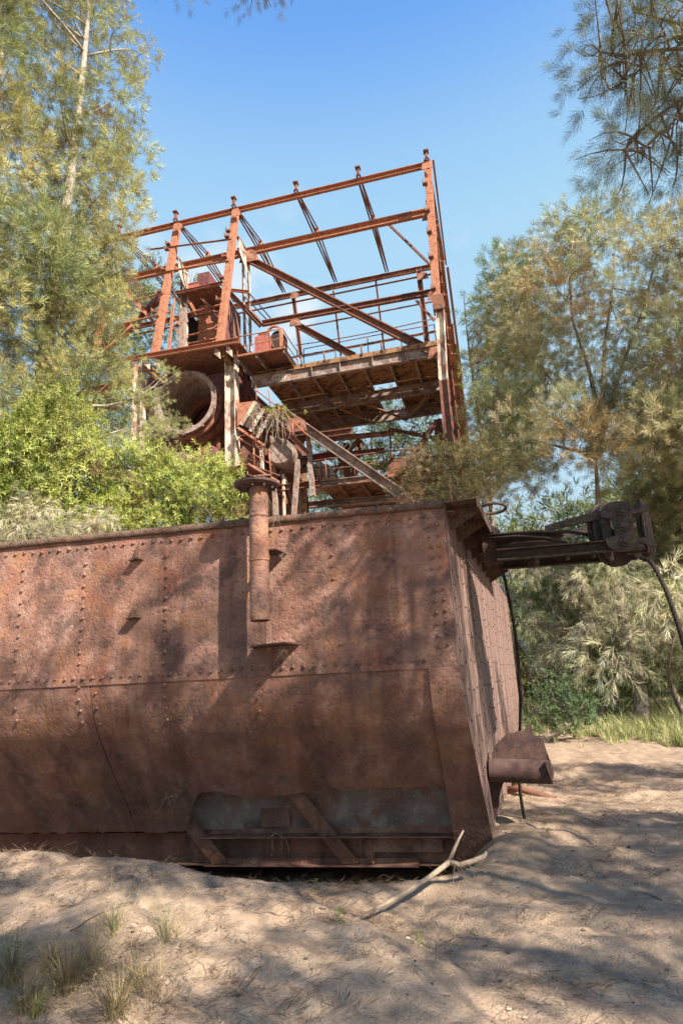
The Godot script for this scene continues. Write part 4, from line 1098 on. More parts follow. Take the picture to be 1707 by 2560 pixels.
	for q in [[600, 1085, 760, 1065], [655, 1165, 780, 1150], [640, 1228, 800, 1208], [720, 1100, 880, 1078]]: beam(tw, "cross_beam", T(q[0], q[1], 1.8), T(q[2], q[3], 1.8), "C", 0.2, 0.28, BR)
	for q in [[745, 1150, 735, 1290], [682, 1090, 690, 1290], [770, 1075, 782, 1240]]: beam(tw, "frame_post", T(q[0], q[1], 1.6), T(q[2], q[3], 1.6), "C", 0.2, 0.2, GR, Vector3.BACK)
	for q in [[790, 1075, 880, 1190], [905, 1085, 830, 1190]]: beam(tw, "sway_brace", T(q[0], q[1], 5.5), T(q[2], q[3], 5.5), "L", 0.14, 0.14, BR)
	beam(tw, "bucket_chute", T(640, 1005, 2.0), T(600, 920, 2.0), "box", 0.5, 0.3, M.maroon)
	for q in [[800, 1100, 985, 1082, 5.0], [820, 1140, 960, 1126, 5.6], [880, 1205, 1090, 1180, 5.8], [1000, 1215, 1130, 1200, 3.0]]: beam(tw, "cross_beam", T(q[0], q[1], q[4]), T(q[2], q[3], q[4]), "C", 0.16, 0.24, M.orange_dull)
	railing(tw, [T(815, 1200, 2.1), T(960, 1183, 2.1), T(1075, 1172, 2.1)], 1.0, 1.3, BR)
	railing(tw, [T(760, 912, 6.8), T(1090, 852, 6.8)], 1.0, 1.6, BR)
	for q in [[900, 1100, 880, 1215], [1062, 1080, 1070, 1200]]: beam(tw, "frame_post", T(q[0], q[1], 6.2), T(q[2], q[3], 6.2), "H", 0.24, 0.24, BR, Vector3.BACK)
	# gusset plates at the joints
	for q in [[622, 640, 1.0, 1.2], [1072, 540, 1.0, 0.8], [1085, 738, 1.0, 0.8], [1092, 880, 0.95, 1.0], [738, 806, 1.0, 0.7], [590, 533, -0.16, 0.6], [446, 566, -0.16, 0.6], [1066, 414, -0.16, 0.6], [1056, 690, 6.9, 0.8], [736, 738, 6.9, 0.7], [740, 1062, 1.1, 1.2], [1012, 1244, 1.1, 0.9]]:
		var p := T(q[0], q[1], q[2] - 0.14)
		var w: float = q[3] * 0.42
		part(tw, "gusset", slab_mesh([p + Vector3(-w, -w * 0.6, 0), p + Vector3(w, -w * 0.7, 0), p + Vector3(w * 0.8, w * 0.3, 0), p + Vector3(w * 0.3, w * 0.7, 0), p + Vector3(-w * 0.7, w * 0.6, 0)], Vector3(0, 0, 0.02)), OR if q[2] < 0.5 else M.orange_dull)
	# hull of the dredge below, mostly hidden by the pontoon
	var dk := thing("dredge_hull", "broad rusted deck hull under the dredge steelwork", "dredge hull", tower_x)
	local_box(dk, "hull_side", Vector3(-20, -0.5, 0.6), Vector3(1.2, 3.0, 0.3), M.hull_low)
	local_box(dk, "hull_side", Vector3(1.2, -0.5, 0.6), Vector3(1.5, 3.0, -9.0), M.hull_low)
	floor_slab(dk, "deck_plate", -20, 1.5, 3.0, -0.6, 9.0, 0.05, BR)
	# red cabinet, arched guard
	var cab := thing("switch_cabinet", "small pinkish red steel cabinet standing on the walkway behind the railing", "cabinet", tower_x)
	var c0 := T(637, 884, 0.5); var c1 := T(668, 836, 0.5)
	c0.y = wk.y
	local_box(cab, "body", c0, Vector3(c1.x, c1.y, -1.0), M.red)
	local_box(cab, "vent_box", Vector3(c0.x + 0.15, c1.y, -0.55), Vector3(c1.x - 0.02, c1.y + 0.2, -0.95), BR)
	for k in 3: local_box(cab, "slat", Vector3(c0.x + 0.17, c1.y + 0.04 + k * 0.05, -0.53), Vector3(c1.x - 0.04, c1.y + 0.06 + k * 0.05, -0.549), OR)
	var gd := thing("pulley_guard", "arched steel guard over a belt pulley beside the red cabinet", "machine guard", tower_x)
	var gc := T(684, 832, 0.7)
	var gst := mb()
	var arch := PackedVector2Array()
	for k in 11: arch.append(Vector2(cos(k * PI / 10) * 0.36, sin(k * PI / 10) * 0.42))
	arch.append(Vector2(-0.36, -0.75)); arch.append(Vector2(-0.28, -0.75))
	for k in 11: arch.append(Vector2(cos(PI - k * PI / 10) * 0.28, sin(PI - k * PI / 10) * 0.34))
	arch.append(Vector2(0.28, -0.75)); arch.append(Vector2(0.36, -0.75))
	ext(gst, arch, gc, gc + Vector3(0, 0, -0.12))
	part(gd, "arch", done(gst), OR)
	var ar2 := PackedVector2Array()
	for k in 11: ar2.append(Vector2(cos(k * PI / 10) * 0.36, sin(k * PI / 10) * 0.42))
	ar2.append(Vector2(-0.36, -0.75)); ar2.append(Vector2(0.36, -0.75))
	gst = mb()
	ext(gst, ar2, gc + Vector3(0, 0, -0.5), gc + Vector3(0, 0, -0.9))
	part(gd, "casing", done(gst), M.dark)
	beam(gd, "strut", gc + Vector3(-0.25, 0.1, 0.02), gc + Vector3(-0.02, -0.75, 0.02), "box", 0.08, 0.04, OR)
	var bx := thing("roof_tank", "small red steel box resting on the gallery shelf", "tank", tower_x)
	var b0 := T(459, 731, 1.1); var b1 := T(494, 706, 1.1)
	b0.y = (sh.y + sh2.y) / 2 + 0.06
	local_box(bx, "body", b0, Vector3(b1.x, b1.y, -2.3), M.red)
	local_box(bx, "lid", Vector3(b0.x - 0.03, b1.y, -1.07), Vector3(b1.x + 0.03, b1.y + 0.04, -2.33), M.red)
	# trommel
	var tc := T(463, 1006, 0.4)
	var R := (T(463, 929, 0.4).y - T(463, 1084, 0.4).y) / 2
	var tm3 := thing("trommel_drum", "huge open ended rusty trommel drum cradled between the white legs", "trommel", tower_x)
	var ts := mb()
	lathe(ts, [Vector2(R * 0.93, 0.0), Vector2(R * 0.93, 1.0), Vector2(R * 0.93, 2.0), Vector2(R * 0.93, 5.0)], tc, Vector3.FORWARD, 48)
	part(tm3, "shell", done(ts), M.brown)
	ts = mb()
	lathe(ts, [Vector2(R * 0.875, 5.0), Vector2(R * 0.875, 2.2), Vector2(R * 0.875, 0.0)], tc, Vector3.FORWARD, 48)
	part(tm3, "lining", done(ts), M.grey)
	ts = mb()
	lathe(ts, [Vector2(R * 0.875, 0.0), Vector2(R * 0.865, -0.05), Vector2(R, -0.05), Vector2(R, 0.03), Vector2(R * 0.93, 0.03)], tc, Vector3.FORWARD, 48)
	part(tm3, "mouth_ring", done(ts), M.grey)
	for z in [[0.42, 1.03, 0.14], [0.95, 1.02, 0.3], [1.9, 1.08, 0.25]]:
		ts = mb()
		lathe(ts, [Vector2(R * 0.93, z[0]), Vector2(R * z[1], z[0]), Vector2(R * z[1], z[0] + z[2]), Vector2(R * 0.93, z[0] + z[2])], tc, Vector3.FORWARD, 48)
		part(tm3, "tyre_ring", done(ts), M.orange_dull)
	ts = mb()
	lathe(ts, [Vector2(R * 0.875, 0), Vector2(R * 0.62, 0.02), Vector2(R * 0.6, 0.3), Vector2(R * 0.875, 0.3)], tc + Vector3(0, 0, -2.2), Vector3.FORWARD, 40)
	part(tm3, "inner_ring", done(ts), M.brown)
	ts = mb()
	lathe(ts, [Vector2(0.001, 0), Vector2(0.24, 0), Vector2(0.24, 3.4), Vector2(0.001, 3.4)], tc + Vector3(-0.05, -R * 0.72, -0.6), Vector3(0.24, 0.36, -1.0), 18)
	part(tm3, "feed_pipe", done(ts), M.grey)
	ts = mb()
	lathe(ts, [Vector2(0.001, 0), Vector2(R * 0.9, 0)], tc + Vector3(0, 0, -5.0), Vector3.FORWARD, 40)
	part(tm3, "back_plate", done(ts), M.brown)
	for k in 10:
		var an := k * TAU / 10 + 0.3
		var p := tc + Vector3(cos(an) * R * 0.99, sin(an) * R * 0.99, 0.05)
		local_box(tm3, "lug", p + Vector3(-0.06, -0.06, 0), p + Vector3(0.06, 0.06, -0.1), M.grey)
	part(tw, "back_sheet", slab_mesh([T(345, 950, 3.2), T(565, 905, 3.2), T(580, 1200, 3.2), T(345, 1230, 3.2)], Vector3(0, 0, -0.03)), M.maroon)
	for q in [[514, 1152, 40, M.maroon], [446, 1152, 24, M.grey]]:
		var dr := thing("winch_drum", "dark red rounded drum below the trommel mouth" if q[0] == 514 else "small grey wheel beside the dark red drum under the trommel", "drum", tower_x)
		var dc := T(q[0], q[1], 0.3)
		var dR: float = T(q[0], q[1] - q[2], 0.3).y - dc.y
		ts = mb()
		lathe(ts, [Vector2(0.001, 0), Vector2(dR * 0.3, -0.03), Vector2(dR * 0.9, 0.04), Vector2(dR, 0.12), Vector2(dR, 1.8), Vector2(0.001, 1.9)], dc, Vector3.FORWARD, 32)
		part(dr, "shell", done(ts), q[3])
		ts = mb()
		lathe(ts, [Vector2(dR, 0.5), Vector2(dR * 1.07, 0.5), Vector2(dR * 1.07, 0.62), Vector2(dR, 0.62)], dc, Vector3.FORWARD, 32)
		part(dr, "band", done(ts), M.brown)
		local_box(dr, "cradle", dc + Vector3(-dR * 0.8, -dR * 1.3, -0.3), dc + Vector3(dR * 0.8, -dR * 0.95, -1.6), M.brown)
		for k in [-0.6, 0.6]: beam(dr, "cradle_leg", Vector3(dc.x + dR * k, dc.y - dR * 1.25, -1.0), Vector3(dc.x + dR * k, 3.0, -1.0), "I", 0.2, 0.2, M.brown)
	for k in 2:
		var kx: float = tc.x + (-0.6 + 1.2 * k) * R
		beam(tm3, "cradle_leg", Vector3(kx, tc.y - R * 0.8, -2.0), Vector3(kx, 3.0, -2.0), "I", 0.25, 0.25, M.brown)
func disc_mesh(c: Vector3, r: float, d: float) -> ArrayMesh:
	var st := mb()
	lathe(st, [Vector2(0.001, 0), Vector2(r, 0), Vector2(r, d), Vector2(0.001, d)], c, Vector3.FORWARD, 24)
	return done(st)

# ---------------------------------------------------------------- plants
func needle_clump(n: int, ln: float, wd: float, spread: float, droop: float, sd: int) -> ArrayMesh:
	var r := RandomNumberGenerator.new()
	r.seed = sd
	var V := PackedVector3Array(); var Nn := PackedVector3Array()
	for i in n:
		var f := r.randf()
		var b := Vector3(0, f * ln * 0.9, 0)
		var an := r.randf() * TAU
		var tilt := deg_to_rad(lerpf(spread, spread * 0.35, f) * r.randf_range(0.6, 1.25))
		var d := Vector3(sin(tilt) * cos(an), cos(tilt), sin(tilt) * sin(an))
		var L := ln * r.randf_range(0.65, 1.15)
		var m := b + d * L * 0.55
		var e := m + (d + Vector3(r.randf_range(-0.2, 0.2), -droop * r.randf_range(0.5, 1.3), r.randf_range(-0.2, 0.2))).normalized() * L * 0.5
		var w := d.cross(Vector3(r.randf_range(-1, 1), r.randf_range(-1, 1), r.randf_range(-1, 1))).normalized() * wd * 0.5
		var nn := d.cross(w).normalized()
		V.append_array([b, m + w, m - w, m - w, m + w, e])
		for k in 6: Nn.append(nn)
	return raw(V, Nn)
func leaf_clump(n: int, ln: float, wd: float, sd: int) -> ArrayMesh:
	var r := RandomNumberGenerator.new()
	r.seed = sd
	var V := PackedVector3Array(); var Nn := PackedVector3Array()
	for i in n:
		var f := float(i) / n
		var b := Vector3(0, f * ln * 1.3, 0)
		var an := i * 2.4 + r.randf() * 0.6
		var tilt := deg_to_rad(lerpf(75.0, 25.0, f) * r.randf_range(0.8, 1.2))
		var d := Vector3(sin(tilt) * cos(an), cos(tilt), sin(tilt) * sin(an))
		var L := ln * r.randf_range(0.7, 1.15)
		var m := b + d * L * 0.45
		var e := m + (d + Vector3(0, -0.7 * r.randf_range(0.5, 1.4), 0)).normalized() * L * 0.55
		var w := d.cross(Vector3(r.randf_range(-0.4, 0.4), 1, r.randf_range(-0.4, 0.4))).normalized() * wd * 0.5
		if d.cross(w).y < 0: w = -w
		var nn := d.cross(w).normalized()
		V.append_array([b, m + w, m - w, m - w, m + w, e])
		for k in 6: Nn.append(nn)
	return raw(V, Nn)
func raw(V: PackedVector3Array, Nn: PackedVector3Array) -> ArrayMesh:
	var A := []
	A.resize(Mesh.ARRAY_MAX)
	A[Mesh.ARRAY_VERTEX] = V; A[Mesh.ARRAY_NORMAL] = Nn
	var m := ArrayMesh.new()
	m.add_surface_from_arrays(Mesh.PRIMITIVE_TRIANGLES, A)
	return m
# leafy masses 0.7 m in radius, several variants, grown from one spray
func leafy(spray: ArrayMesh, n: int, up: float, sd: int, variants := 4) -> Array:
	var sv: PackedVector3Array = spray.surface_get_arrays(0)[Mesh.ARRAY_VERTEX]
	var sn: PackedVector3Array = spray.surface_get_arrays(0)[Mesh.ARRAY_NORMAL]
	var r := RandomNumberGenerator.new()
	r.seed = sd
	var out := []
	for k in variants:
		var V := PackedVector3Array(); var Nn := PackedVector3Array(); var C := PackedColorArray()
		for i in n:
			var o := Vector3(r.randfn(), r.randfn() * 0.75, r.randfn()).limit_length(1.9) * 0.385
			var d := o / 0.7 + Vector3(0, up, 0) + Vector3(r.randf_range(-0.4, 0.4), r.randf_range(-0.4, 0.4), r.randf_range(-0.4, 0.4))
			var b := aim(d, r.randf() * TAU, r.randf_range(0.7, 1.2))
			var s := r.randf_range(0.5, 1.35)
			var col := Color(s * r.randf_range(0.88, 1.15), s, s * r.randf_range(0.8, 1.2))
			V.append_array(Transform3D(b, o) * sv)
			Nn.append_array(Transform3D(b.orthonormalized(), Vector3.ZERO) * sn)
			for j in sv.size(): C.append(col)
		var A := []
		A.resize(Mesh.ARRAY_MAX)
		A[Mesh.ARRAY_VERTEX] = V; A[Mesh.ARRAY_NORMAL] = Nn; A[Mesh.ARRAY_COLOR] = C
		var m := ArrayMesh.new()
		m.add_surface_from_arrays(Mesh.PRIMITIVE_TRIANGLES, A)
		out.append(m)
	return out
func scatter(parent: Node, called: String, mesh: Mesh, m: Material, xs: Array, cols: Array) -> MultiMeshInstance3D:
	var mm := MultiMesh.new()
	mm.transform_format = MultiMesh.TRANSFORM_3D
	mm.use_colors = true
	mm.mesh = mesh
	mm.instance_count = xs.size()
	for i in xs.size():
		mm.set_instance_transform(i, xs[i])
		mm.set_instance_color(i, cols[i])
	var o := MultiMeshInstance3D.new()
	o.name = called
	o.multimesh = mm
	o.material_override = m
	parent.add_child(o, true)
	return o
func aim(d: Vector3, roll: float, s: float) -> Basis:          # +y along d
	var y := d.normalized()
	var x := y.cross(Vector3.UP if absf(y.y) < 0.95 else Vector3.RIGHT).normalized()
	return (Basis(x, y, x.cross(y)) * Basis(Vector3.UP, roll)).scaled(Vector3(s, s, s))
# leafy masses spread inside an outline seen from the river bed, at distances r0..r1
func masses(poly: Array, r0: float, r1: float, gap: float, size: float, most := 400) -> Array:
	var pg := PackedVector2Array()
	var lo := Vector2(1e9, 1e9); var hi := Vector2(-1e9, -1e9)
	for p in poly:
		var q := Vector2(p[0], p[1])
		pg.append(q); lo = lo.min(q); hi = hi.max(q)
	var got := []; var out := []
	for i in 4000:
		if out.size() >= most: break
		var q := Vector2(rng.randf_range(lo.x, hi.x), rng.randf_range(lo.y, hi.y))
		if not Geometry2D.is_point_in_polygon(q, pg): continue
		var ok := true
		for g in got:
			if q.distance_to(g) < gap:
				ok = false
				break
		if not ok: continue
		got.append(q)
		out.append([at(q.x, q.y, rng.randf_range(r0, r1)), size * rng.randf_range(0.6, 1.3)])
	return out
func tree(called: String, label: String, group: String, base: Vector3, lean: Vector3, height: float, r0: float, ms: Array, c: Dictionary) -> Node3D:
	base.y = ground_y(base.x, base.z) - 0.1
	var t := thing(called, label, c.get("category", "tree"), Transform3D(Basis(), base), group)
	var peak := 0.0
	for m in ms: peak = maxf(peak, m[0].y - base.y - 0.3 * m[1])
	height = minf(height, peak * 0.93)
	var st := mb()
	var path := []; var rad := []
	var n := 12
	for i in n + 1:
		var f := float(i) / n
		path.append(lean * f + Vector3(sin(f * 5.0 + base.x) * 0.25, height * f, cos(f * 4.0 + base.z) * 0.25) * (1.0 if i else 0.0))
		rad.append(maxf(0.02, r0 * pow(1 - f * 0.96, 0.8) + (0.35 * r0 if i == 0 else 0.0)))
	tube(st, path, rad, 9)
	var xs := []; var cols := []
	for v in c.mesh:
		xs.append([]); cols.append([])
	var hubs := []
	var mi := 0
	for l in c.get("limbs", []):
		var lp := [path[int(n * c.get("limb_from", 0.8))]]
		var lw: float = c.get("limb_r", 0.025)
		var lr := [lw]
		for q in l:
			lp.append(q - base); lr.append(lerpf(lw * 0.9, 0.008, float(lp.size()) / (l.size() + 1)))
		tube(st, lp, lr, 6)
		for j in range(1, lp.size() - 1):
			for f in 4: hubs.append((lp[j] as Vector3).lerp(lp[j + 1], f / 4.0))
		hubs.append(lp[lp.size() - 1])
	for m in ms:
		var p: Vector3 = m[0] - base
		var R: float = m[1]
		var hd := Vector2(p.x, p.z).length()
		var want: float = clampf(p.y - hd * c.get("rise", 0.55) - 0.3, height * 0.12, height * 0.97)
		var k := want / height * n
		var i0 := mini(int(k), n - 1)
		var a: Vector3 = path[i0].lerp(path[i0 + 1], k - i0)
		var dist := a.distance_to(p)
		var br: float = minf(rad[i0] * 0.6, 0.012 * dist + 0.012) * c.get("thick", 1.0)
		var own: bool = mi % 5 == 0 and not c.has("limbs")
		if not own:                                    # grow from the nearest limb
			var best := dist * 0.85
			for h in hubs:
				var dd: float = (h as Vector3).distance_to(p)
				if dd < best:
					best = dd; a = h
			if best < dist * 0.85:
				dist = best; br = minf(br, 0.007 * dist + 0.008)
		mi += 1
		var bend := Vector3(rng.randf_range(-0.1, 0.1), rng.randf_range(-0.12, 0.06), rng.randf_range(-0.1, 0.1)) * dist
		var line := curve(a, p, bend, 6)
		var rr := []
		for j in 7: rr.append(lerpf(br, 0.006, j / 6.0))
		tube(st, line, rr, 5)
		if own: hubs.append_array(line.slice(2, 7))
		for j in int(c.get("twigs", 5)):
			var s: Vector3 = line[3 + (j % 4)]
			var q := p + Vector3(rng.randfn(), rng.randfn() * 0.7, rng.randfn()).limit_length(1.4) * R * 0.75
			tube(st, curve(s, q, Vector3(0, rng.randf_range(-0.1, 0.1), 0), 3), [0.009, 0.007, 0.005, 0.003], 4)
		var col: Color = (c.a as Color).lerp(c.b, rng.randf()) * rng.randf_range(0.65, 1.25)
		if rng.randf() < c.get("dry", 0.0): col = Color(0.36, 0.27, 0.15) * rng.randf_range(0.6, 1.1)
		var v := rng.randi() % (c.mesh as Array).size()
		xs[v].append(Transform3D(Basis.from_euler(Vector3(rng.randf_range(-0.35, 0.35), rng.randf() * TAU, rng.randf_range(-0.35, 0.35))).scaled(Vector3.ONE * (R / 0.7)), p))
		cols[v].append(col)
	part(t, "trunk", done(st), c.bark)
	for v in xs.size():
		if xs[v]: scatter(t, "crown", c.mesh[v], c.mat, xs[v], cols[v]).set_meta("kind", "stuff")
	return t
func tuft(n: int, ln: float, wd: float, spread: float, c0: Color, c1: Color, sd: int, heads := false) -> ArrayMesh:
	var r := RandomNumberGenerator.new()
	r.seed = sd
	var V := PackedVector3Array(); var Nn := PackedVector3Array(); var C := PackedColorArray()
	for i in n:
		var an := r.randf() * TAU
		var b := Vector3(cos(an), 0, sin(an)) * r.randf() * 0.07 * ln * 3.0
		var out := Vector3(cos(an + r.randf_range(-0.8, 0.8)), 0, sin(an + r.randf_range(-0.8, 0.8)))
		var L := ln * r.randf_range(0.45, 1.2)
		var lean := spread * r.randf_range(0.2, 1.2)
		var w := out.cross(Vector3.UP) * wd * 0.5
		var prev := b - Vector3(0, 0.02, 0); var pw := w
		var col := c0.lerp(c1, r.randf()) * r.randf_range(0.7, 1.2)
		for k in 4:
			var f := (k + 1) / 4.0
			var p := b + out * L * lean * f * f + Vector3(0, L * (f - 0.38 * lean * f * f), 0)
			var nw := w * (1 - f * 0.9)
			V.append_array([prev - pw, prev + pw, p + nw, prev - pw, p + nw, p - nw])
			for q in 6:
				Nn.append((p - prev).cross(w).normalized()); C.append(col)
			prev = p; pw = nw
		if heads and i % 4 == 0:
			for q in 3:
				var o := Vector3(r.randf_range(-1, 1), r.randf_range(-1, 1), r.randf_range(-1, 1)) * 0.008
				var x := Vector3(0.003, 0, 0); var y := Vector3(0, 0.005, 0.002)
				V.append_array([prev + o - x, prev + o + y, prev + o + x, prev + o - x, prev + o + x, prev + o - y])
				for u in 6:
					Nn.append(Vector3.BACK); C.append(Color(0.33, 0.27, 0.15))
	var A := []
	A.resize(Mesh.ARRAY_MAX)
	A[Mesh.ARRAY_VERTEX] = V; A[Mesh.ARRAY_NORMAL] = Nn; A[Mesh.ARRAY_COLOR] = C
	var m := ArrayMesh.new()
	m.add_surface_from_arrays(Mesh.PRIMITIVE_TRIANGLES, A)
	return m
func on_sand(u: float, v: float) -> Vector3:                  # where the line of sight meets the sand
	var d := ray(u, v)
	var k := 1.5
	for i in 2000:
		var p := EYE + d * k
		if p.y <= ground_y(p.x, p.z): return p
		k += 0.02
	return EYE + d * k
func build_plants() -> void:
	var nd := leafy(needle_clump(36, 0.22, 0.0105, 62.0, 0.35, 3), 84, 0.3, 103)
	var nd_far := leafy(needle_clump(16, 0.28, 0.02, 62.0, 0.3, 4), 50, 0.3, 104)
	var nd_near := leafy(needle_clump(46, 0.20, 0.0042, 55.0, 0.15, 5), 38, -0.15, 105)
	var nd_shade := leafy(needle_clump(16, 0.28, 0.022, 60.0, 0.2, 15), 46, 0.1, 115)
	var nd_droop := leafy(needle_clump(32, 0.34, 0.0095, 40.0, 0.5, 6), 60, -0.55, 106)
	var lf := leafy(leaf_clump(15, 0.19, 0.03, 7), 62, 0.5, 107)
	var lf_small := leafy(leaf_clump(14, 0.13, 0.034, 8), 60, 0.4, 108)
	var olive := Color(0.26, 0.30, 0.13); var gold := Color(0.58, 0.53, 0.25)
	var tan := Color(0.56, 0.49, 0.31); var sage := Color(0.33, 0.36, 0.2)
	var deep := Color(0.10, 0.14, 0.06); var fresh := Color(0.27, 0.31, 0.08)
	var left := {"dry": 0.08, "per": 95.0, "a": olive, "b": gold, "mesh": nd, "mat": M.needle, "up": 0.25, "bark": M.bark_pale}
	var right := {"dry": 0.12, "per": 95.0, "a": sage, "b": tan, "mesh": nd, "mat": M.needle, "up": 0.35, "bark": M.bark}
	var back := {"per": 26.0, "a": deep, "b": olive, "mesh": nd_far, "mat": M.needle, "up": 0.3, "bark": M.bark, "twigs": 2}
	var gl := "she-oaks crowding the left of the dredge"
	var gr := "she-oaks on the far bank to the right of the pontoon"
	tree("she_oak", "tall golden olive she-oak overlapping the left end of the tower", gl, at(95, 900, 17.5), Vector3(0.6, 0, 0), 27.0, 0.3,
		masses([[-40, -250], [290, -250], [300, 40], [370, 120], [310, 230], [315, 300], [365, 400], [290, 480], [335, 560], [325, 680], [290, 750], [220, 690], [110, 560], [50, 300]], 15.5, 19.0, 53, 0.68), left)
	tree("she_oak", "pale trunked she-oak furthest from the tower with dense crown", gl, at(-70, 900, 16.0), Vector3(-0.5, 0, 0.3), 26.0, 0.3,
		masses([[-360, -220], [-20, -220], [70, 300], [120, 560], [110, 700], [-50, 800], [-360, 800]], 14.5, 17.5, 57, 0.74), left)
	var m3 := masses([[-250, 720], [0, 690], [150, 600], [280, 700], [320, 790], [280, 880], [320, 930], [200, 985], [0, 1010], [-250, 1050]], 15.5, 18.5, 50, 0.62)
	for q in [[418, 935, 0.32], [395, 1000, 0.36], [440, 1060, 0.34], [400, 1085, 0.4], [330, 1000, 0.5], [355, 1065, 0.5], [295, 960, 0.55], [330, 1100, 0.45]]: m3.append([at(q[0], q[1], rng.randf_range(17.0, 18.0)), q[2]])
	tree("she_oak", "lower she-oak with pale branches reaching in front of the trommel", gl, at(190, 1000, 17.0), Vector3(-0.4, 0, 0), 15.0, 0.2, m3, left)
	# right bank
	var fork := right.duplicate()
	fork.limb_from = 0.95
	fork.limb_r = 0.11
	fork.limbs = []
	for l in [[[1490, 1010], [1470, 920], [1430, 800], [1420, 660], [1440, 560]], [[1530, 990], [1560, 900], [1610, 760], [1640, 640], [1650, 560]], [[1470, 1080], [1400, 980], [1330, 890], [1290, 780]], [[1560, 1060], [1640, 1000], [1730, 920], [1820, 800]], [[1505, 1000], [1510, 860], [1530, 720], [1540, 580]], [[1450, 1130], [1370, 1110], [1280, 1080]]]:
		var line := []
		for q in l: line.append(at(q[0], q[1], rng.randf_range(17.2, 18.8)))
		fork.limbs.append(line)
	tree("she_oak", "broad tan she-oak with forked bare limbs rising above the fairlead arm", gr, at(1512, 1300, 18.0), Vector3(0.1, 0, 0), 8.0, 0.2,
		masses([[1200, 1140], [1215, 880], [1230, 810], [1290, 700], [1340, 620], [1420, 545], [1460, 505], [1560, 495], [1640, 530], [1707, 520], [1800, 500], [1900, 590], [1900, 1150], [1700, 1180], [1500, 1150], [1350, 1200], [1250, 1240]], 16.0, 20.0, 50, 0.66), fork)
	var dk := right.duplicate()
	dk.a = deep; dk.b = fresh
	tree("she_oak", "dark green she-oak between the tower and the broad tan she-oak", gr, at(1195, 1300, 27.5), Vector3(0.8, 0, 0), 22.0, 0.16,
		masses([[1195, 1230], [1195, 860], [1215, 770], [1260, 660], [1320, 620], [1350, 800], [1330, 1150]], 25.0, 29.0, 40, 0.95), dk)
	tree("she_oak", "tan she-oak behind the drooping cable with fine bare twigs", gr, at(1760, 1500, 22.0), Vector3(-0.8, 0, 0), 13.0, 0.2,
		masses([[1580, 1120], [1707, 930], [1900, 900], [1950, 1560], [1720, 1560], [1620, 1500]], 20.0, 23.5, 46, 0.85), right)
	var pale := {"per": 75.0, "a": Color(0.32, 0.34, 0.18), "b": Color(0.64, 0.58, 0.41), "mesh": nd_droop, "mat": M.straw, "up": -0.55, "bark": M.bark, "rise": -0.1}
	tree("she_oak_sapling", "drooping straw coloured she-oak sapling below the fairlead arm", gr, at(1480, 1700, 18.5), Vector3(0.2, 0, 0), 6.5, 0.10,
		masses([[1310, 1420], [1480, 1380], [1600, 1420], [1600, 1580], [1500, 1650], [1310, 1650]], 17.0, 19.5, 60, 0.62), pale)
	tree("she_oak_sapling", "straw and grey she-oak sapling near the right edge of the sand", gr, at(1690, 1700, 18.2), Vector3(0.2, 0, 0), 5.5, 0.09,
		masses([[1580, 1500], [1707, 1480], [1880, 1500], [1880, 1660], [1700, 1650], [1600, 1640]], 17.0, 19.5, 60, 0.62), pale)
	var young := right.duplicate()
	young.a = Color(0.12, 0.12, 0.055); young.b = Color(0.26, 0.21, 0.09)
	var my := []
	for q in [[1020, 1190, 0.3], [1040, 1150, 0.3], [1060, 1215, 0.4], [1010, 1235, 0.35], [1090, 1130, 0.35], [1110, 1180, 0.4], [1130, 1230, 0.45], [1150, 1140, 0.4], [1170, 1190, 0.45], [1200, 1130, 0.45], [1215, 1200, 0.45], [1180, 1250, 0.45], [1095, 1260, 0.4], [1240, 1160, 0.45]]: my.append([at(q[0], q[1], rng.randf_range(13.6, 15.0)), q[2]])
	tree("she_oak_sapling", "young grey green she-oak rising behind the pontoon corner", gr, at(1190, 1500, 15.2), Vector3.ZERO, 6.6, 0.09, my, young)
	# trees behind the dredge
	var gb := "trees standing far behind the dredge"
	tree("she_oak", "olive tree seen through the lower right bay of the tower", gb, at(940, 1300, 37.0), Vector3.ZERO, 20.0, 0.3,
		masses([[790, 1000], [880, 985], [990, 1000], [1060, 1080], [1120, 1110], [1110, 1330], [770, 1330]], 35.0, 39.0, 44, 1.4), back)
	tree("she_oak", "olive tree seen through the left bays of the tower", gb, at(390, 1200, 37.0), Vector3.ZERO, 30.0, 0.35,
		masses([[240, 700], [330, 690], [400, 690], [440, 740], [455, 880], [420, 1100], [220, 1100], [150, 800]], 35.0, 39.0, 44, 1.4), back)
	for q in [[1300, 31.0, 1330], [1420, 33.0, 1290], [1540, 30.0, 1260], [1660, 32.0, 1240], [1790, 30.0, 1230], [1930, 32.0, 1220]]:
		tree("background_tree", {1300: "dim green tree behind the far end of the pontoon", 1420: "dim green tree behind the green shrub under the fairlead", 1540: "dim green tree behind the trunk of the broad tan she-oak", 1660: "dim green tree behind the drooping thick cable", 1790: "dim green tree behind the straw and grey sapling", 1930: "dim green tree at the outer end of the far bank"}[q[0]], "trees closing the far right bank", at(q[0], 1600, q[1]), Vector3.ZERO, 9.0, 0.2,
			masses([[q[0] - 75, q[2]], [q[0] + 75, q[2]], [q[0] + 85, 1730], [q[0] - 85, 1730]], q[1] - 1.5, q[1] + 1.5, 46, 1.3), back)
	# willow-leaved shrubs behind the pontoon
	var bush := {"per": 120.0, "a": Color(0.19, 0.27, 0.055), "b": Color(0.56, 0.59, 0.18), "mesh": lf, "mat": M.leaf, "up": 0.5, "bark": M.bark, "category": "shrub", "rise": 0.8, "twigs": 4, "dry": 0.1}
	var gbu := "bright leafy shrubs behind the pontoon"
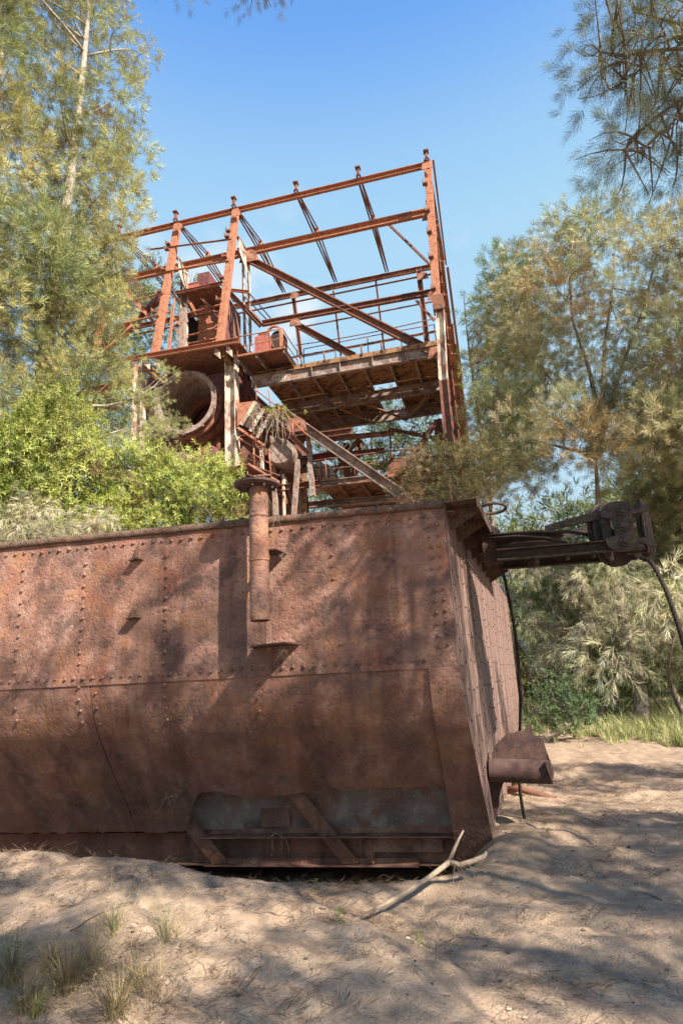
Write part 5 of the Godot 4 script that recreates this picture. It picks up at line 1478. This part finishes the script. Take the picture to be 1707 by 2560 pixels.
	var info := [
		["bright green willow-leaved shrub pressed against the capped pipe", 530, 16.2, [[430, 1148], [500, 1145], [560, 1165], [598, 1212], [602, 1310], [430, 1320]]],
		["bright green willow-leaved shrub growing up to the trommel mouth", 350, 16.4, [[255, 1115], [330, 1128], [430, 1146], [450, 1320], [260, 1330]]],
		["tall willow-leaved shrub under the lower she-oak branches", 170, 16.0, [[80, 1010], [150, 980], [230, 1050], [280, 1120], [290, 1340], [90, 1350]]],
		["yellow green willow-leaved shrub under the pale trunked she-oak", 10, 15.6, [[-80, 1070], [20, 1060], [90, 1010], [110, 1350], [-80, 1360]]],
		["willow-leaved shrub farthest from the tower legs", -170, 15.2, [[-280, 1080], [-80, 1060], [-60, 1360], [-280, 1370]]]]
	for q in info:
		tree("willow_leaved_shrub", q[0], gbu, at(q[1], 1500, q[2]), Vector3(0.2, 0, 0.1), 6.2, 0.08, masses(q[3], q[2] - 0.9, q[2] + 0.9, 27, 0.48), bush)
	# yellowing she-oak regrowth over the rim at the far left
	var mr := []
	for q in [[40, 1310, 0.4], [95, 1270, 0.35], [150, 1320, 0.35], [215, 1310, 0.3], [255, 1290, 0.3], [20, 1260, 0.35], [110, 1330, 0.35]]: mr.append([at(q[0], q[1], rng.randf_range(14.2, 14.8)), q[2]])
	tree("she_oak_sapling", "sandy yellow she-oak regrowth just behind the pontoon rim", gbu, at(130, 1500, 14.6), Vector3.ZERO, 4.6, 0.06, mr, pale)
	# green understory right
	var us := {"per": 130.0, "a": Color(0.14, 0.22, 0.05), "b": Color(0.34, 0.40, 0.10), "mesh": lf_small, "mat": M.leaf, "up": 0.4, "bark": M.bark, "category": "shrub", "twigs": 2}
	var gu := "low green shrubs on the far right bank"
	for q in [["green shrub leafing below the fairlead sheave", 1400, 19.5, [[1330, 1380], [1450, 1360], [1500, 1420], [1440, 1560], [1340, 1560]]],
		["dark leafed shrub rooted under the drooping saplings", 1530, 19.0, [[1460, 1600], [1580, 1590], [1610, 1720], [1460, 1740]]],
		["green shrub beyond the drooping cable", 1640, 19.5, [[1590, 1470], [1690, 1440], [1700, 1560], [1600, 1580]]],
		["low bluish green bush at the edge of the sand", 1390, 15.5, [[1330, 1745], [1400, 1715], [1470, 1750], [1480, 1790], [1330, 1795]]]]:
		if q[2] < 16:
			us = us.duplicate()
			us.a = Color(0.10, 0.16, 0.08); us.b = Color(0.24, 0.31, 0.16)
		tree("green_shrub", q[0], gu, at(q[1], 1780, q[2]), Vector3.ZERO, 1.6 if q[2] < 16 else 4.4, 0.05, masses(q[3], q[2] - 0.6, q[2] + 0.6, 30, 0.4), us)
	# overhanging trees: one reaches into the top right corner, all dapple the sand and the pontoon
	var shade := {"thick": 0.4, "per": 120.0, "a": Color(0.13, 0.15, 0.08), "b": Color(0.22, 0.22, 0.11), "mesh": nd_near, "mat": M.needle, "up": -0.15, "bark": M.bark, "twigs": 7, "rise": 0.3}
	var ms := []
	for q in [[1540, 30], [1590, 15], [1650, 60], [1700, 110], [1560, 95], [1610, 130], [1500, 130], [1540, 165], [1580, 190], [1650, 190], [1700, 210], [1530, 225], [1560, 380], [1590, 345], [1630, 370], [1665, 330], [1700, 390], [1700, 300], [1760, 150], [1780, 320], [1750, -40], [1620, -60]]: ms.append([at(q[0], q[1], rng.randf_range(4.0, 4.6)), 0.34])
	var gsh := "shade trees leaning over the river bed"
	shade.limbs = []
	for l in [[[2300, 150], [1900, 70], [1707, 62], [1640, 45], [1590, 30]], [[2300, 250], [1900, 120], [1690, 122], [1620, 128], [1560, 138], [1500, 130]], [[2300, 350], [1900, 200], [1707, 245], [1650, 285], [1610, 318], [1570, 350]]]:
		var line := []
		for q in l: line.append(at(q[0], q[1], 4.3))
		shade.limbs.append(line)
	tree("she_oak", "near she-oak whose dark branch hangs into the sky above the right bank", gsh, Vector3(10.5, 0, 3.0), Vector3(-2.2, 0, -1.0), 13.0, 0.22, ms, shade)
	ms = []
	for q in [[600, -40], [645, -35], [690, -75], [450, -70], [660, -120], [560, -110]]: ms.append([at(q[0], q[1], 4.3), 0.24])
	shade = shade.duplicate()
	shade.limbs = [[at(100, -700, 4.3), at(400, -350, 4.3), at(560, -170, 4.3), at(680, -90, 4.3)]]
	tree("she_oak", "near she-oak whose twig tips dip into the top of the sky", gsh, Vector3(-4.5, 0, 3.0), Vector3(2.0, 0, -1.5), 15.0, 0.22, ms, shade)
	var cast := shade.duplicate()
	cast.erase("limbs")
	cast.mesh = nd_shade
	cast.thick = 0.14
	cast.twigs = 1
	tree("she_oak", "tall she-oak on the river bed whose crown dapples the pontoon plating", gsh, Vector3(9.0, 0, 4.5), Vector3(-1.0, 0, -0.5), 16.0, 0.24, shade_targets(0, 16), cast)
	tree("she_oak", "tall she-oak on the river bed whose crown dapples the sandy mound", gsh, Vector3(7.0, 0, 8.0), Vector3(-1.0, 0, -1.0), 16.0, 0.22, shade_targets(1, 84), cast)
	tree("she_oak", "she-oak beside the sand shading the far track", gsh, Vector3(14.5, 0, -3.0), Vector3(-0.8, 0, 0), 14.0, 0.22, shade_targets(2, 56), cast)
	dry_vine()
func shade_targets(which: int, n: int) -> Array:              # leaf masses of the trees that stand between the sun and what they dapple
	var out := []
	for i in n:
		var p: Vector3
		var k := rng.randf_range(8.5, 13.5)
		if which == 0: p = Vector3(1.0 - 6.0 * pow(rng.randf(), 1.4), rng.randf_range(0.5, 3.2), -6.2)
		elif which == 1: p = Vector3(rng.randf_range(-3.5, 5.0), 0, rng.randf_range(-7.5, -2.4))
		else: p = Vector3(rng.randf_range(1.0, 8.0), 0, rng.randf_range(-11.5, -5.5))
		out.append([p + SUN * k, rng.randf_range(0.25, 0.55)])
	if which == 0:
		for q in [Vector3(2.0, 2.95, -6.5), Vector3(2.6, 2.85, -6.3), Vector3(3.0, 2.8, -6.2), Vector3(2.3, 2.6, -6.4)]: out.append([q + SUN * rng.randf_range(11.0, 14.0), 0.5])
	return out
func dry_vine() -> void:
	var c := tower_x * T(690, 1045, 0.2)
	var v := thing("dry_vine", "dead grey vine tangle with a few green leaves hanging off the tower stair", "vine", Transform3D(Basis(), c))
	var st := mb()
	for i in 46:
		var a := Vector3(rng.randfn() * 0.45, rng.randf_range(-0.3, 0.5), rng.randfn() * 0.25)
		var b := a + Vector3(rng.randfn() * 0.25, -rng.randf_range(0.3, 1.5), rng.randfn() * 0.15)
		tube(st, curve(a, b, Vector3(rng.randfn() * 0.15, 0, 0), 4), [0.016, 0.014, 0.012, 0.01, 0.007], 4)
	part(v, "stems", done(st), M.dead)
	var xs := []; var cs := []
	for i in 40:
		xs.append(Transform3D(aim(Vector3(rng.randfn(), 0.2, rng.randfn()), rng.randf() * TAU, 0.8), Vector3(rng.randfn() * 0.4, rng.randf_range(-0.1, 0.6), rng.randfn() * 0.2)))
		cs.append(Color(0.2, 0.2, 0.05) * rng.randf_range(0.6, 1.4))
	scatter(v, "leaves", leaf_clump(10, 0.2, 0.05, 9), M.leaf, xs, cs).set_meta("kind", "stuff")
func build_ground_cover() -> void:
	# foreground grasses
	var straw := Color(0.33, 0.265, 0.135); var green := Color(0.19, 0.23, 0.07); var brown := Color(0.15, 0.105, 0.065)
	var gg := "grass tufts on the foreground sand"
	for q in [["green and straw grass tuft with tall arching blades by the pontoon mound", 285, 2330, 46, 0.42, 0.8, straw, green, true],
		["dry brown grass clump at the sand's bare edge", 165, 2480, 160, 0.36, 1.0, brown, straw, false],
		["straw grass clump spreading low over brown litter", 60, 2530, 90, 0.32, 1.1, straw, brown, false],
		["yellowing weed with pale seed heads in the dry grass", 90, 2545, 60, 0.22, 0.9, Color(0.33, 0.36, 0.1), straw, true],
		["sparse seeding grass trailing across the mound", 420, 2350, 30, 0.4, 1.3, straw, green, true],
		["brown dry grass tangle thick in the corner by the mound", 30, 2450, 120, 0.4, 1.0, brown, straw, false],
		["matted brown grass in front of the tall green blades", 230, 2430, 110, 0.36, 1.15, brown, straw, false],
		["wiry brown grass sprawling beside the straw clump", 290, 2540, 120, 0.34, 1.2, brown, straw, true],
		["matted dry grass fringe at the outer foot of the mound", 130, 2420, 130, 0.3, 1.3, brown, straw, false],
		["low brown grass wisps between the matted clumps", 340, 2465, 90, 0.3, 1.4, brown, straw, false],
		["thin fallen straw stalks beside the dry clump", 380, 2500, 26, 0.5, 1.5, straw, brown, false],
		["single green blades at the mound's near foot", 15, 2400, 16, 0.22, 0.7, green, green, false]]:
		var p := on_sand(q[1], q[2])
		var o := solo("grass_tuft", tuft(int(q[3] * 1.7), q[4] * 0.74, 0.0034, q[5] * 1.25, q[6], q[7], q[1], q[8]), M.straw, q[0], "grass", gg)
		o.position = p
	for q in [["tiny green seedling in front of the bilge shadow", 790, 2225], ["small green weed on the crest of the mound", 850, 2310], ["small weed patch between the pontoon and the track", 1370, 2095], ["tiny pair of weeds on the sunlit sand", 1500, 2010], ["little green weed at the far edge of the sand patch", 1700, 2065], ["pale weed tuft beside the cable foot", 1410, 2040], ["green sprout on the scoured hollow", 1050, 2368]]:
		var o := solo("sand_weed", leaf_clump(12, 0.055, 0.016, q[1]), M.weed, q[0], "weed", "small weeds on the sand")
		o.position = on_sand(q[1], q[2])
	# far bank grass: nobody could count it
	var xs := []; var cs := []
	for i in 7000:
		var u := rng.randf_range(1285, 1900); var r := rng.randf_range(14.5, 24.0)
		var d := ray(u, 1750)
		var p := EYE + d * (r / Vector2(d.x, d.z).length())
		var edge := 15.2 + 3.2 * gn1.get_noise_2d(u * 0.02, 9.0) + (1500.0 - u) * 0.008
		if r < edge and rng.randf() < 0.97: continue
		if gn1.get_noise_2d(p.x * 0.6 + 11.0, p.z * 0.6) < -0.12 and rng.randf() < 0.8: continue
		p.y = ground_y(p.x, p.z)
		xs.append(Transform3D(Basis(Vector3.UP, rng.randf() * TAU).scaled(Vector3.ONE * rng.randf_range(0.35, 1.35) * (0.6 + 0.5 * sm(edge, edge + 3.0, r))), p))
		cs.append(Color(0.27, 0.33, 0.11).lerp(Color(0.64, 0.58, 0.3), rng.randf()) * rng.randf_range(0.7, 1.2))
	var g := scatter(self, "bank_grass", tuft(22, 0.34, 0.012, 0.9, Color(1, 1, 1), Color(0.8, 0.8, 0.8), 31), M.straw, xs, cs)
	tag(g, "sunlit yellow green grass covering the far right bank", "grass", "", "stuff")
	# green tussock by the pontoon end
	for q in [["tall green grass tussock beside the torn bracket", 1320, 1800], ["green grass tussock in front of the bluish bush", 1385, 1800], ["short green grass under the hanging cable", 1290, 1960]]:
		var o := solo("grass_tussock", tuft(120, 0.5, 0.012, 0.8, Color(0.1, 0.18, 0.05), Color(0.24, 0.3, 0.09), q[1]), M.straw, q[0], "grass", "green tussocks by the pontoon end")
		o.position = on_sand(q[1], q[2])
	# needle litter, twigs and grit on the sand
	var ne := needle_clump(7, 0.10, 0.0036, 88.0, 0.0, 41)
	xs = []; cs = []
	for i in 26000:
		var x := rng.randf_range(-4.5, 6.0); var z := -2.4 - 8.5 * pow(rng.randf(), 1.4)
		var dens := gn1.get_noise_2d(x * 0.9 + 30.0, z * 1.4) * 1.4 + (0.35 if x < 0.2 else -0.15)
		if rng.randf() > dens + 0.35: continue
		var hl := hull_x.affine_inverse() * Vector3(x, 0, z)
		if hl.z < -1.0 and hl.x < 0.3: continue
		xs.append(Transform3D(aim(Vector3(rng.randfn(), 0.03, rng.randfn() * 0.6), rng.randf() * TAU, rng.randf_range(0.7, 1.5)) * Basis.from_scale(Vector3(0.25, 1, 1)), Vector3(x, ground_y(x, z) + 0.003, z)))
		cs.append(Color(0.10, 0.062, 0.042).lerp(Color(0.26, 0.18, 0.115), rng.randf()) * rng.randf_range(0.6, 1.2))
	var l := scatter(self, "needle_litter", ne, M.litter, xs, cs)
	tag(l, "brown fallen she-oak needles strewn over the sand", "litter", "", "stuff")
	var st := mb()
	lathe(st, [Vector2(0.0005, -0.5), Vector2(0.7, -0.4), Vector2(1.0, 0.0), Vector2(0.6, 0.45), Vector2(0.0005, 0.55)], Vector3.ZERO, Vector3.UP, 6)
	var pm := done(st)
	xs = []; cs = []
	for i in 9000:
		var x := rng.randf_range(-4.5, 6.5); var z := -2.4 - 9.0 * pow(rng.randf(), 1.4)
		var s := 0.0025 + 0.012 * pow(rng.randf(), 5.0)
		xs.append(Transform3D(Basis(Vector3.UP, rng.randf() * TAU).scaled(Vector3(s * rng.randf_range(0.8, 1.8), s, s)), Vector3(x, ground_y(x, z), z)))
		cs.append(Color(0.3, 0.24, 0.19).lerp(Color(0.06, 0.045, 0.04), rng.randf()) if rng.randf() < 0.85 else Color(0.42, 0.35, 0.28))
	var gp := scatter(self, "grit", pm, M.litter, xs, cs)
	tag(gp, "dark grit and small pebbles scattered on the sand", "grit", "", "stuff")
	# dead branch
	st = mb()
	var pts := []
	for q in [[880, 2305, 4.85], [940, 2272, 5.0], [1000, 2239, 5.2], [1040, 2214, 5.35], [1072, 2194, 5.45], [1122, 2155, 5.6]]: pts.append(at(q[0], q[1], q[2]))
	pts[0] = on_sand(880, 2305)
	tube(st, pts, [0.011, 0.014, 0.017, 0.018, 0.02, 0.022], 8)
	tube(st, [pts[5], at(1135, 2122, 5.62), at(1146, 2098, 5.63), at(1158, 2076, 5.64)], [0.02, 0.015, 0.011, 0.007], 7)
	tube(st, [pts[5], at(1150, 2163, 5.6), at(1185, 2152, 5.6), at(1210, 2140, 5.62), at(1216, 2130, 5.62)], [0.025, 0.022, 0.021, 0.02, 0.012], 7)
	for k in 12:
		var a := at(1125 + rng.randf() * 45, 2152 + rng.randf() * 8, 5.59)
		tube(st, curve(a, a + Vector3(rng.randfn() * 0.06, -rng.randf_range(0.06, 0.2), rng.randfn() * 0.04), Vector3(0.02 * rng.randfn(), 0, 0), 3), [0.003, 0.002, 0.002, 0.001], 4)
	solo("dead_branch", done(st), M.dead, "forked pale dead branch lying on the sand against the pontoon corner", "branch")
	# dry wisps caught on the pipe and its brackets
	st = mb()
	for q in [[628, 1430, 0.34], [700, 1385, 0.2], [712, 1385, 0.15], [690, 1300, 0.1], [712, 1625, 0.25], [700, 1625, 0.3], [660, 1240, 0.38], [420, 1980, -0.7], [440, 1985, -0.7], [690, 2085, -1.0], [695, 2085, -1.0], [1170, 1400, 0.05]]:
		for k in 5:
			var a := hull_x * H(q[0] + rng.randf_range(-10, 10), q[1] + rng.randf_range(-4, 4), -q[2])
			tube(st, curve(a, a + Vector3(rng.randfn() * 0.08, -rng.randf_range(0.05, 0.26), rng.randfn() * 0.04), Vector3(rng.randfn() * 0.03, 0.02, 0), 5), [0.0016, 0.0016, 0.0015, 0.0013, 0.001, 0.0008], 3)
	solo("dry_wisps", done(st), M.dead, "dry straw wisps caught on the capped pipe and torn bilge edge", "dry grass", "", "stuff")
	# twigs
	for i in 9:
		var x := rng.randf_range(-2.5, 4.0); var z := rng.randf_range(-6.0, -3.0)
		var hl := hull_x.affine_inverse() * Vector3(x, 0, z)
		if hl.z < 0.2 and hl.x < 0.5: z = -4.0
		var an := rng.randf() * TAU; var L := rng.randf_range(0.12, 0.4)
		var line := []
		for k in 5:
			var px := x + cos(an) * L * k / 4.0 + rng.randf_range(-0.01, 0.01); var pz := z + sin(an) * L * k / 4.0
			line.append(Vector3(px, ground_y(px, pz) + 0.006, pz))
		st = mb()
		tube(st, line, [0.004, 0.0035, 0.003, 0.002, 0.0015], 5)
		solo("fallen_twig", done(st), M.bark_dark, "thin dark twig lying on the open sand", "twig", "dark twigs scattered on the sand")

# ---------------------------------------------------------------- light and camera
func build_light() -> void:
	var cam := Camera3D.new()
	cam.name = "camera"
	add_child(cam)
	cam.transform = Transform3D(view, EYE)
	cam.fov = rad_to_deg(2.0 * atan(1280.0 / F))
	cam.near = 0.05
	cam.far = 2000.0
	cam.current = true
	var sun := DirectionalLight3D.new()
	sun.name = "sun"
	add_child(sun)
	sun.look_at_from_position(SUN * 50.0, Vector3.ZERO, Vector3.UP)
	sun.light_energy = 1.6
	sun.light_color = Color(1.0, 0.955, 0.89)
	sun.light_angular_distance = 0.5
	sun.shadow_enabled = true
	var env := Environment.new()
	env.background_mode = Environment.BG_SKY
	var sky := Sky.new()
	var sm2 := PanoramaSkyMaterial.new()
	sm2.panorama = sky_image()
	sky.sky_material = sm2
	env.sky = sky
	env.background_energy_multiplier = 1.0
	env.tonemap_mode = Environment.TONE_MAPPER_LINEAR
	env.tonemap_exposure = 2.5
	env.sdfgi_enabled = true
	env.ssao_enabled = true
	env.ssil_enabled = true
	var we := WorldEnvironment.new()
	we.name = "world_environment"
	we.environment = env
	add_child(we)
func sky_image() -> ImageTexture:
	var w := 1024; var h := 512
	var im := Image.create(w, h, false, Image.FORMAT_RGBF)
	var cn := noise(FastNoiseLite.TYPE_SIMPLEX_SMOOTH, 1.0, 5, 158, 0.55)
	var big := noise(FastNoiseLite.TYPE_SIMPLEX_SMOOTH, 1.0, 2, 159, 0.5)
	for y in h:
		var el := PI * 0.5 - PI * (y + 0.5) / h
		var up := sin(el)
		var stops := [[0.0, 0.62, 0.80, 0.93], [0.3, 0.53, 0.77, 0.945], [0.5, 0.475, 0.735, 0.943], [0.63, 0.423, 0.701, 0.939], [0.71, 0.34, 0.61, 0.93], [0.81, 0.174, 0.413, 0.913], [0.92, 0.11, 0.30, 0.84], [1.0, 0.085, 0.25, 0.78]]
		var base := Color(0.31, 0.4, 0.465)
		for k in stops.size() - 1:
			if up >= stops[k][0]:
				var f: float = clampf((up - stops[k][0]) / (stops[k + 1][0] - stops[k][0]), 0, 1)
				base = Color(stops[k][1], stops[k][2], stops[k][3]).lerp(Color(stops[k + 1][1], stops[k + 1][2], stops[k + 1][3]), f) * 0.4
		if up < 0: base = Color(0.30, 0.26, 0.2)
		for x in w:
			var c := base
			if up > 0.02 and up < 0.75:
				var az := TAU * ((x + 0.5) / w - 0.5)
				var dx := -sin(az) * cos(el); var dz := -cos(az) * cos(el)
				var v := cn.get_noise_3d(dx * 3.2, up * 6.0, dz * 3.2) + 0.8 * big.get_noise_3d(dx * 1.3 + 4.0, up * 2.0, dz * 1.3)
				var k := sm(0.34, 0.75, v) * sm(0.72, 0.5, up) * sm(0.02, 0.2, up)
				c = base.lerp(Color(0.4, 0.405, 0.41), k * 0.85)
			im.set_pixel(x, y, c)
	return ImageTexture.create_from_image(im)
func _ready() -> void:
	rng.seed = 20240
	view = Basis(Vector3.RIGHT, deg_to_rad(PITCH)) * Basis(Vector3.BACK, deg_to_rad(ROLL))
	hull_x = frame(HULL_O, 10.0)
	end_x = frame(HULL_O, 18.0)
	tower_x = frame(TOWER_O, 14.0)
	gn1 = noise(FastNoiseLite.TYPE_SIMPLEX_SMOOTH, 0.55, 3, 5)
	gn2 = noise(FastNoiseLite.TYPE_SIMPLEX_SMOOTH, 2.2, 3, 6)
	gn3 = noise(FastNoiseLite.TYPE_SIMPLEX_SMOOTH, 9.0, 3, 7)
	build_light()
	var t0 := Time.get_ticks_msec()
	materials()
	M.grey_brown = M.grey
	M.weed = M.leaf.duplicate()
	M.weed.albedo_color = Color(0.14, 0.2, 0.05).linear_to_srgb()
	M.weed.vertex_color_use_as_albedo = false
	print("materials ", Time.get_ticks_msec() - t0)
	build_ground()
	build_hull()
	build_tower()
	print("steel ", Time.get_ticks_msec() - t0)
	build_fairlead()
	build_cables()
	build_plants()
	print("plants ", Time.get_ticks_msec() - t0)
	build_ground_cover()
	print("all ", Time.get_ticks_msec() - t0)
